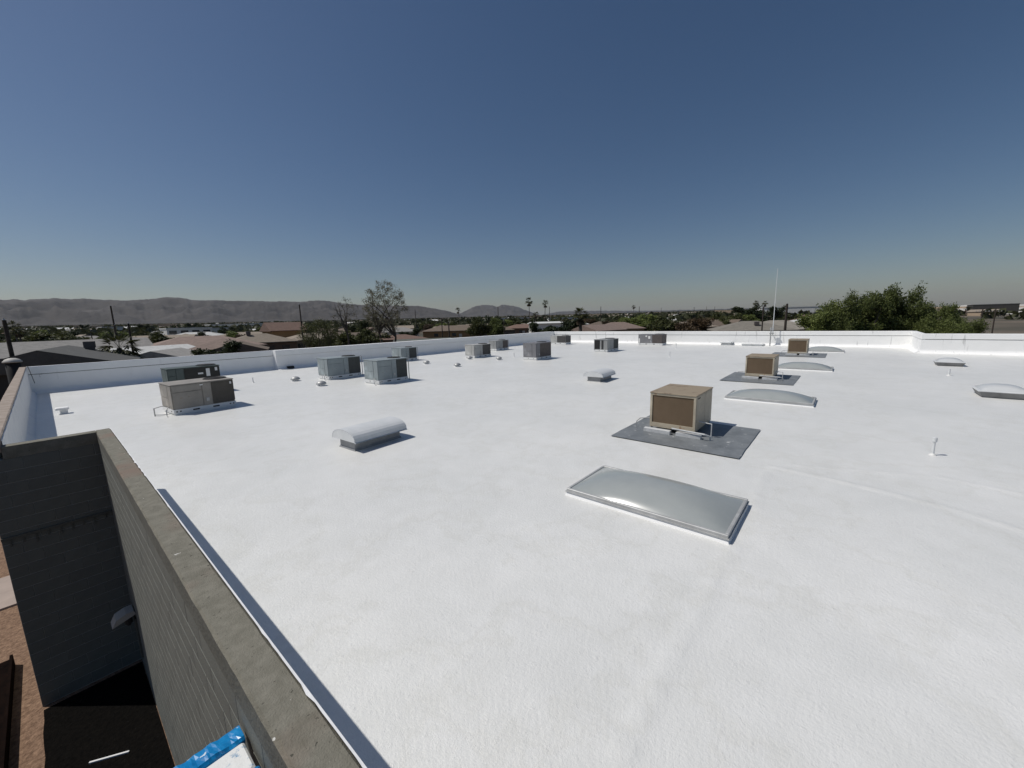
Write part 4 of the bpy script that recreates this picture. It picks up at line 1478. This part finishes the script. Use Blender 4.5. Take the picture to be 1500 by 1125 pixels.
house(45, 92, 24, 11, 3.0, 5.1, 'grey', 'dark', 'long house with pale grey shingled roof behind the dark gabled house', 0.05, False, ((-0.1, -0.55, 'd'),))
house(72, 56, 13, 10, 3.3, 5.0, 'dgrey', 'dark', 'dark gabled house with black shaded gable end and rooftop coolers', R(82), False, ((-0.75, 0.35, 'd'),))
house(205, 82, 11, 8, 2.8, 3.9, 'white', 'brown', 'low brown house with a bright white roof beside poles', 0.5, False)
house(237, 74, 8, 6, 2.5, 3.6, 'grey', 'brown', 'small brown shed with a pale sloped roof', 1.2, False)
house(290, 92, 17, 11, 3.0, 5.0, 'pink', 'pink', 'house with pinkish tiled roof behind the dark shrub tree', 0.15, True)
house(322, 84, 9, 8, 2.9, 4.6, 'pink', 'brown', 'low wing with pale pink roof beside the pinkish tiled house', R(80), True)
house(345, 76, 7, 7, 2.8, 4.2, 'brown', 'brown', 'small brown gabled house in front of the tan tiled house', R(85), False)
house(376, 105, 13, 10, 3.0, 4.9, 'tan', 'brown', 'house with tan tiled hip roof and a dark rooftop cooler', 0.1, True, ((0.3, 0.2, 'd'),))
house(414, 120, 8, 6.5, 5.2, 7.4, 'red', 'ochre', 'two-storey brown house with red roof above its neighbours', 0.35, False)
house(120, 130, 14, 10, 3.0, 4.6, 'brown', 'brown', 'brown house among trees behind the bushy palm', 0.5, True)
house(180, 150, 14, 10, 3.0, 4.4, 'dgrey', 'dark', 'dark grey roofed house far behind the poles', 0.2, True, ((0.2, 0, 'd'),))
house(532, 100, 14, 8, 3.0, 4.5, 'brown', 'brown', 'brown house behind the trunks of the sparse trees', 0.1, True)
house(585, 92, 10, 8, 2.9, 3.9, 'red', 'brown', 'low reddish house beside the green metal roof', 0.1, True)
house(618, 72, 9, 6, 2.6, 3.6, 'green', 'dark', 'low building with dull green metal roof behind the shaded parapet', 0.12, False)
house(676, 150, 28, 12, 3.1, 5.0, 'brown', 'ochre', 'long ochre house with tan-brown tiled hip roof', 0.05, True)
house(722, 142, 12, 9, 3.0, 4.8, 'brown', 'dark', 'dark walled wing at the end of the long ochre house', 0.3, True)
house(705, 200, 15, 10, 3.0, 4.8, 'tan', 'tan', 'pale tan house behind the long ochre house', 0.3, False)
house(655, 195, 13, 10, 3.0, 4.7, 'tan', 'tan', 'pale gabled house behind the poles and the long ochre house', 1.0, False)
house(765, 165, 14, 9, 3.0, 4.6, 'red', 'brown', 'low reddish tiled house below the tall palms', 0.2, True)
house(800, 135, 10, 8, 5.0, 5.6, 'white', 'white', 'pale flat-topped block behind the dark trees', 0.3, False)
house(848, 76, 8, 8, 2.9, 3.8, 'grey', 'white', 'pale grey low roof beside the stout fan palm', 0.4, True)
house(876, 112, 12, 9, 3.0, 4.6, 'pink', 'brown', 'pink tiled double-gabled house beside the stout fan palm', 0.9, False)
house(905, 125, 13, 9, 3.0, 5.0, 'pink', 'tan', 'pinkish tiled hip roof beside the yellow-green grove', 0.3, True)
house(1003, 130, 15, 9, 3.0, 4.6, 'tan', 'tan', 'pale tan roofs beside the yellow-green grove', 0.4, True)
house(1050, 140, 13, 9, 3.0, 4.6, 'brown', 'tan', 'brown roofed house amid dry trees', 0.6, True)
house(1098, 100, 14, 11, 3.0, 4.9, 'greyb', 'tan', 'broad grey-brown roof behind the sunlit parapet with rooftop cooler', 0.2, True, ((-0.1, 0.55, 'd'),))
house(1138, 104, 13, 10, 3.0, 4.9, 'greyb', 'tan', 'second grey-brown roof behind the whip antenna', 0.35, True)
house(460, 110, 14, 9, 3.0, 4.6, 'tan', 'tan', 'tan house behind the scruffy olive tree', 0.3, True)
house(475, 150, 12, 9, 3.0, 4.6, 'brown', 'brown', 'brown roof far behind the bare slender tree', 0.2, True)

# white commercial blocks farther out
M_cream = wmat('white')
for px, r, L, W, hh_, lab in ((271, 230, 16, 10, 6.0, 'white two-storey commercial block with green shaded front'), (310, 260, 13, 10, 5.5, 'lower grey-white commercial block beside the two-storey one'), (345, 420, 40, 20, 6.5, 'long white flat-roofed warehouse below the mountains'), (395, 470, 46, 20, 6, 'second long white warehouse below the mountains'), (160, 330, 9, 8, 7, 'small white cube building below the mountains'),
                              (1450, 500, 24, 14, 5.5, 'big dark flat-roofed warehouse on the pale hill'), (1160, 330, 40, 20, 9, 'pale flat-roofed building on the skyline behind the thick pole'), (748, 430, 36, 20, 6, 'white flat-roofed shed far below the twin-peaked mountain'), (830, 300, 30, 16, 6, 'pale commercial roof behind the tall palms')):
    x, y = spot(px, r)
    t = thing('commercial_building', lab, 'building', (x, y, gz(x, y) if px < 1400 else at(1450, 446.5, r).z - hh_), math.atan2(y, x) + math.pi / 2 + 0.25)
    wm = wmat('dark') if 'dark' in lab else wmat('white')
    MB().box(-L / 2, L / 2, -W / 2, W / 2, -1, hh_).build('wall', wm, t)
    MB().box(-L / 2 - 0.2, L / 2 + 0.2, -W / 2 - 0.2, W / 2 + 0.2, hh_ + 0.003, hh_ + 0.5).build('roof', rmat('dgrey') if 'dark' in lab else rmat('white'), t)
    if 'dark' not in lab:
        for k in range(int(L / 4)):
            for lv in range(1 if hh_ < 6 else 2):
                for s in (-1, 1):
                    MB().box(-1.3, 1.3, -0.05, 0.05, -0.7, 0.7).build('window', M_pane, t, loc=(-L / 2 + 2 + k * 4, s * (W / 2 + 0.02), 1.7 + lv * 3))

# boundary wall of pale block behind the sparse trees, yard walls
for px0, px1, r, hh_, lab in ((470, 560, 66, 2.2, 'pale pinkish yard wall behind the sparse trees'), (330, 420, 66, 2.0, 'brown yard wall behind the shaded parapet')):
    a, b = Vector(spot(px0, r)), Vector(spot(px1, r + 4))
    d = (b - a)
    mid = (a + b) / 2
    o = thing('yard_wall', lab, 'wall', (mid.x, mid.y, gz(mid.x, mid.y)), math.atan2(d.y, d.x))
    n_ = 12
    for k in range(n_):
        l0 = -d.length / 2 + d.length * k / n_
        MB().box(l0 + 0.01, l0 + d.length / n_ - 0.01, -0.1, 0.1, -0.3, hh_).build('panel', wmat('pink' if 'pink' in lab else 'brown'), o)
        MB().box(l0 - 0.15, l0 + 0.15, -0.16, 0.16, -0.3, hh_ + 0.1).build('pier', wmat('pink' if 'pink' in lab else 'brown'), o)

# pale dome on a black drum that paints the shade beneath it
p = at(14, 545, 40)
t = thing('rooftop_dome', 'pale dome cap above shade painted as a black drum, in front of the dark gabled house', 'dome', (p.x + 0.2, p.y, gz(p.x, p.y)))
p2 = at(15, 526, 40)
hh_ = p2.z - t.location.z
MB().lathe([(0.33, 0), (0.33, hh_ - 0.2), (0.3, hh_ - 0.19)], n=18).build('shade_drum', M_dark, t, True)
MB().lathe([(0.42, hh_ - 0.22), (0.41, hh_ - 0.15), (0.3, hh_ - 0.02), (0.15, hh_ + 0.05), (0.02, hh_ + 0.06)], n=18).build('dome_cap', M_trim, t, True)

# ------------------------------------------------------------------ the spread of the town: individuals first, the far mass after
hv = []
for (rf_, wl, lab) in (('tan', 'tan', 'small house with tan roof far out among trees'), ('brown', 'tan', 'small house with brown roof far out among trees'), ('grey', 'white', 'small pale house with grey roof far out among trees'), ('white', 'white', 'small white-roofed house far out among trees'), ('red', 'pink', 'small house with reddish roof far out among trees')):
    for (L, W) in ((14, 9), (18, 10)):
        ms = house_meshes(L, W, 3.0, 4.7, rf_, wl, hip=(L == 18), windows=False)
        hv.append((ms, lab, rf_))
g = random.Random(5)
cnt = 0
taken = []
while cnt < 230:
    a = R(g.uniform(-16, 99))
    r = 150 + 750 * g.random() ** 1.3
    x, y = r * math.cos(a), r * math.sin(a)
    if math.degrees(a) < -5 and r < 420:
        continue
    if any((x - q[0]) ** 2 + (y - q[1]) ** 2 < 320 for q in taken):
        continue
    taken.append((x, y))
    ms, lab, rk = hv[g.choice((0, 1, 2, 3, 2, 3, 4, 5, 6, 7, 8, 9, 0, 1))]
    t = thing('far_house', lab, 'house', (x, y, gz(x, y)), a + g.choice((0, 1.57, 0.3, 1.2)), 'far %s-roofed houses' % rk)
    for nm, me in ms:
        link(nm, me, t)
    cnt += 1
cnt = 0
while cnt < 290:
    a = R(g.uniform(-16, 99))
    r = 140 + 460 * g.random()
    x, y = r * math.cos(a), r * math.sin(a)
    if math.degrees(a) < -6 and r < 500 and g.random() < 0.6:
        continue
    i = g.choice((0, 0, 1, 1, 2, 0, 3))
    m, nm = GEN[i]
    o = plant_tree(m, x, y, '%s tree growing between the far houses' % nm, group='far %s trees' % nm, rz=g.uniform(0, 6), name='far_tree')
    s = g.uniform(0.7, 1.35)
    o.scale = (s * 1.15, s * 1.15, s * 0.85)
    cnt += 1

# beyond: the town and its trees read as one mass
tm, hm = MB(), MB()
for k in range(8500):
    a = R(g.uniform(-18, 101))
    r = 260 + 5000 * g.random() ** 1.5
    x, y = r * math.cos(a), r * math.sin(a)
    z = gz(x, y)
    if math.degrees(a) < -4.5 and r < 1200 and g.random() < 0.85:
        continue
    R0, hh_ = g.uniform(2.2, 5) * (1 + r / 5500), g.uniform(3.0, 6.5)
    for i in range(16):
        d = rv(g)
        p = Vector((x + d.x * R0, y + d.y * R0, z + hh_ * (0.5 + 0.5 * d.z)))
        leaf(tm, p, R0 * 0.95, g, 0.8)
hcols = 4
for k in range(4200):
    a = R(g.uniform(-18, 101))
    r = 600 + 4500 * g.random() ** 1.25
    x, y = r * math.cos(a), r * math.sin(a)
    z = gz(x, y)
    L, W, e, rd = g.uniform(10, 22), g.uniform(8, 13), 3.0, g.uniform(3.3, 5.2)
    if g.random() < 0.06:
        L, W, e, rd = L * 2.5, W * 2, 6.5, 6.6
    c, s = math.cos(a + g.choice((0, 1.57))), math.sin(a + 0.0)
    hm.mi = 0
    hm.box(x - L / 2, x + L / 2, y - W / 2, y + W / 2, z - 1, z + e, rot=a, c=(x, y, 0))
    hm.mi = g.choice((1, 1, 2, 3))
    m3 = Matrix.Rotation(a + (1.57 if g.random() < .5 else 0), 3, 'Z')
    vs = [Vector(q) for q in ((-L / 2, -W / 2, e), (L / 2, -W / 2, e), (L / 2, W / 2, e), (-L / 2, W / 2, e), (-L / 2 + 1, 0, rd), (L / 2 - 1, 0, rd))]
    hm.add([m3 @ v + Vector((x, y, z)) for v in vs], [(0, 1, 5, 4), (2, 3, 4, 5), (1, 2, 5), (3, 0, 4)])
o = tm.build('distant_trees', L_far)
kind(o, 'stuff')
tag(o, 'far-off band of dark trees spread through the town', 'trees')
o = hm.build('distant_town', [wmat('tan'), rmat('tan'), rmat('white'), rmat('brown')])
kind(o, 'stuff')
tag(o, 'far-off mass of houses below the mountains', 'town')

# ------------------------------------------------------------------ mountains
M_mtn = mat('desert_rock', (0.023, 0.020, 0.018), 0.95, scale=0.004, col2=(0.07, 0.061, 0.053), detail=14, coords='Object', bump=8.0, bscale=0.02)


def mountain(name, prof, rf_, rr, seed, label=None):
    """profile of the ridge as pixels -> azimuth and height at ridge distance rr; foot at distance rf_"""
    ae = sorted(azel(px, py) for px, py in prof)
    aa, ee = [q[0] for q in ae], [q[1] for q in ae]
    n, mrow = int((aa[-1] - aa[0]) / R(0.12)), 34
    mb = MB()
    for i in range(n + 1):
        a = aa[0] + (aa[-1] - aa[0]) * i / n
        e = float(np.interp(a, aa, ee)) + 0.0011 * noise.fractal((a * 120, seed, 0), 0.9, 2.0, 5)
        for j in range(mrow + 1):
            t = j / mrow
            if t <= 0.7:
                u = t / 0.7
                r = rf_ + (rr - rf_) * u
            else:
                u = 1 - (t - 0.7) / 0.3
                r = rr + (rr - rf_) * 0.8 * (1 - u)
            x, y = r * math.cos(a), r * math.sin(a)
            base = gz(x, y)
            top = H + rr * e
            rn = noise.ridged_multi_fractal((x / 620, y / 620, seed), 1.0, 2.1, 5, 1.0, 2.0) * 0.5
            u = max(0.0, u)
            sh = u ** 1.15
            env = 4 * u * (1 - u)
            z = base - 6 * (1 - u) + (top - base) * max(0, sh + env * 0.8 * (rn - 0.62))
            z = min(z, H + r * e * (0.96 if u < 0.97 else 1.0)) if t < 0.7 and r * e + H > base else z
            mb.v.append((x, y, z))
    k = mrow + 1
    for i in range(n):
        for j in range(mrow):
            mb.f.append((i * k + j, i * k + j + 1, (i + 1) * k + j + 1, (i + 1) * k + j))
    mb.m = [0] * len(mb.f)
    o = mb.build(name, M_mtn, smooth=True)
    return kind(o, 'structure')


mountain('mountain_range', [(-260, 452), (-120, 444), (0, 438), (40, 438), (62, 437), (85, 435.5), (102, 437), (120, 436), (150, 438), (185, 438), (222, 436), (240, 434.5), (262, 435), (285, 439), (310, 438), (340, 439), (365, 439.5), (400, 440.5), (440, 441), (462, 438.5), (480, 439), (500, 443), (530, 446), (560, 447), (590, 447), (612, 447), (635, 451), (655, 455), (672, 460), (690, 466)], 5200, 7200, 3)
mountain('mountain_peak', [(650, 467), (670, 461), (686, 453), (697, 447.5), (712, 446), (722, 446.5), (728, 449), (735, 445.5), (746, 447), (758, 449), (770, 454), (785, 459.5), (800, 463), (815, 466)], 9500, 11500, 8)
mountain('low_ridge', [(780, 464), (820, 456), (880, 455), (960, 455), (1040, 453), (1120, 451), (1200, 449)], 12000, 14000, 15)

# pale sand hill beyond the jogged parapet
M_sand = mat('pale_sand', (0.42, 0.40, 0.36), 0.95, scale=0.02, col2=(0.55, 0.53, 0.49), detail=8)
prof = [(1360, 452), (1395, 447.5), (1420, 445), (1450, 446), (1480, 445), (1520, 444), (1600, 445), (1700, 450)]
ae = sorted(azel(px, py) for px, py in prof)
mb = MB()
nn_ = 60
for i in range(nn_ + 1):
    a = ae[0][0] + (ae[-1][0] - ae[0][0]) * i / nn_
    e = float(np.interp(a, [q[0] for q in ae], [q[1] for q in ae]))
    for j in range(9):
        u = j / 8
        r = 520 + 260 * u
        x, y = r * math.cos(a), r * math.sin(a)
        s = math.sin(math.pi * min(1, u * 1.0) * 0.5)
        mb.v.append((x, y, gz(x, y) - 1 + (H + 780 * e - gz(x, y)) * s * (1 + 0.06 * noise.noise((x / 30, y / 30, 1)))))
for i in range(nn_):
    for j in range(8):
        mb.f.append((i * 9 + j, i * 9 + j + 1, (i + 1) * 9 + j + 1, (i + 1) * 9 + j))
mb.m = [0] * len(mb.f)
kind(mb.build('sand_hill', M_sand, smooth=True), 'structure')

# ------------------------------------------------------------------ haze
hz = bpy.data.materials.new('haze_air')
hz.use_nodes = True
n, l = hz.node_tree.nodes, hz.node_tree.links
n.remove(n['Principled BSDF'])
pv = n.new('ShaderNodeVolumePrincipled')
pv.inputs['Color'].default_value = (0.80, 0.86, 0.95, 1)
pv.inputs['Density'].default_value = 2.2e-5
pv.inputs['Anisotropy'].default_value = 0.2
l.new(pv.outputs[0], n['Material Output'].inputs['Volume'])
ho = MB().box(-29000, 29000, -29000, 29000, -30, 700).build('haze', hz)
kind(ho, 'stuff')
tag(ho, 'thin pale haze in the air over the town', 'haze')
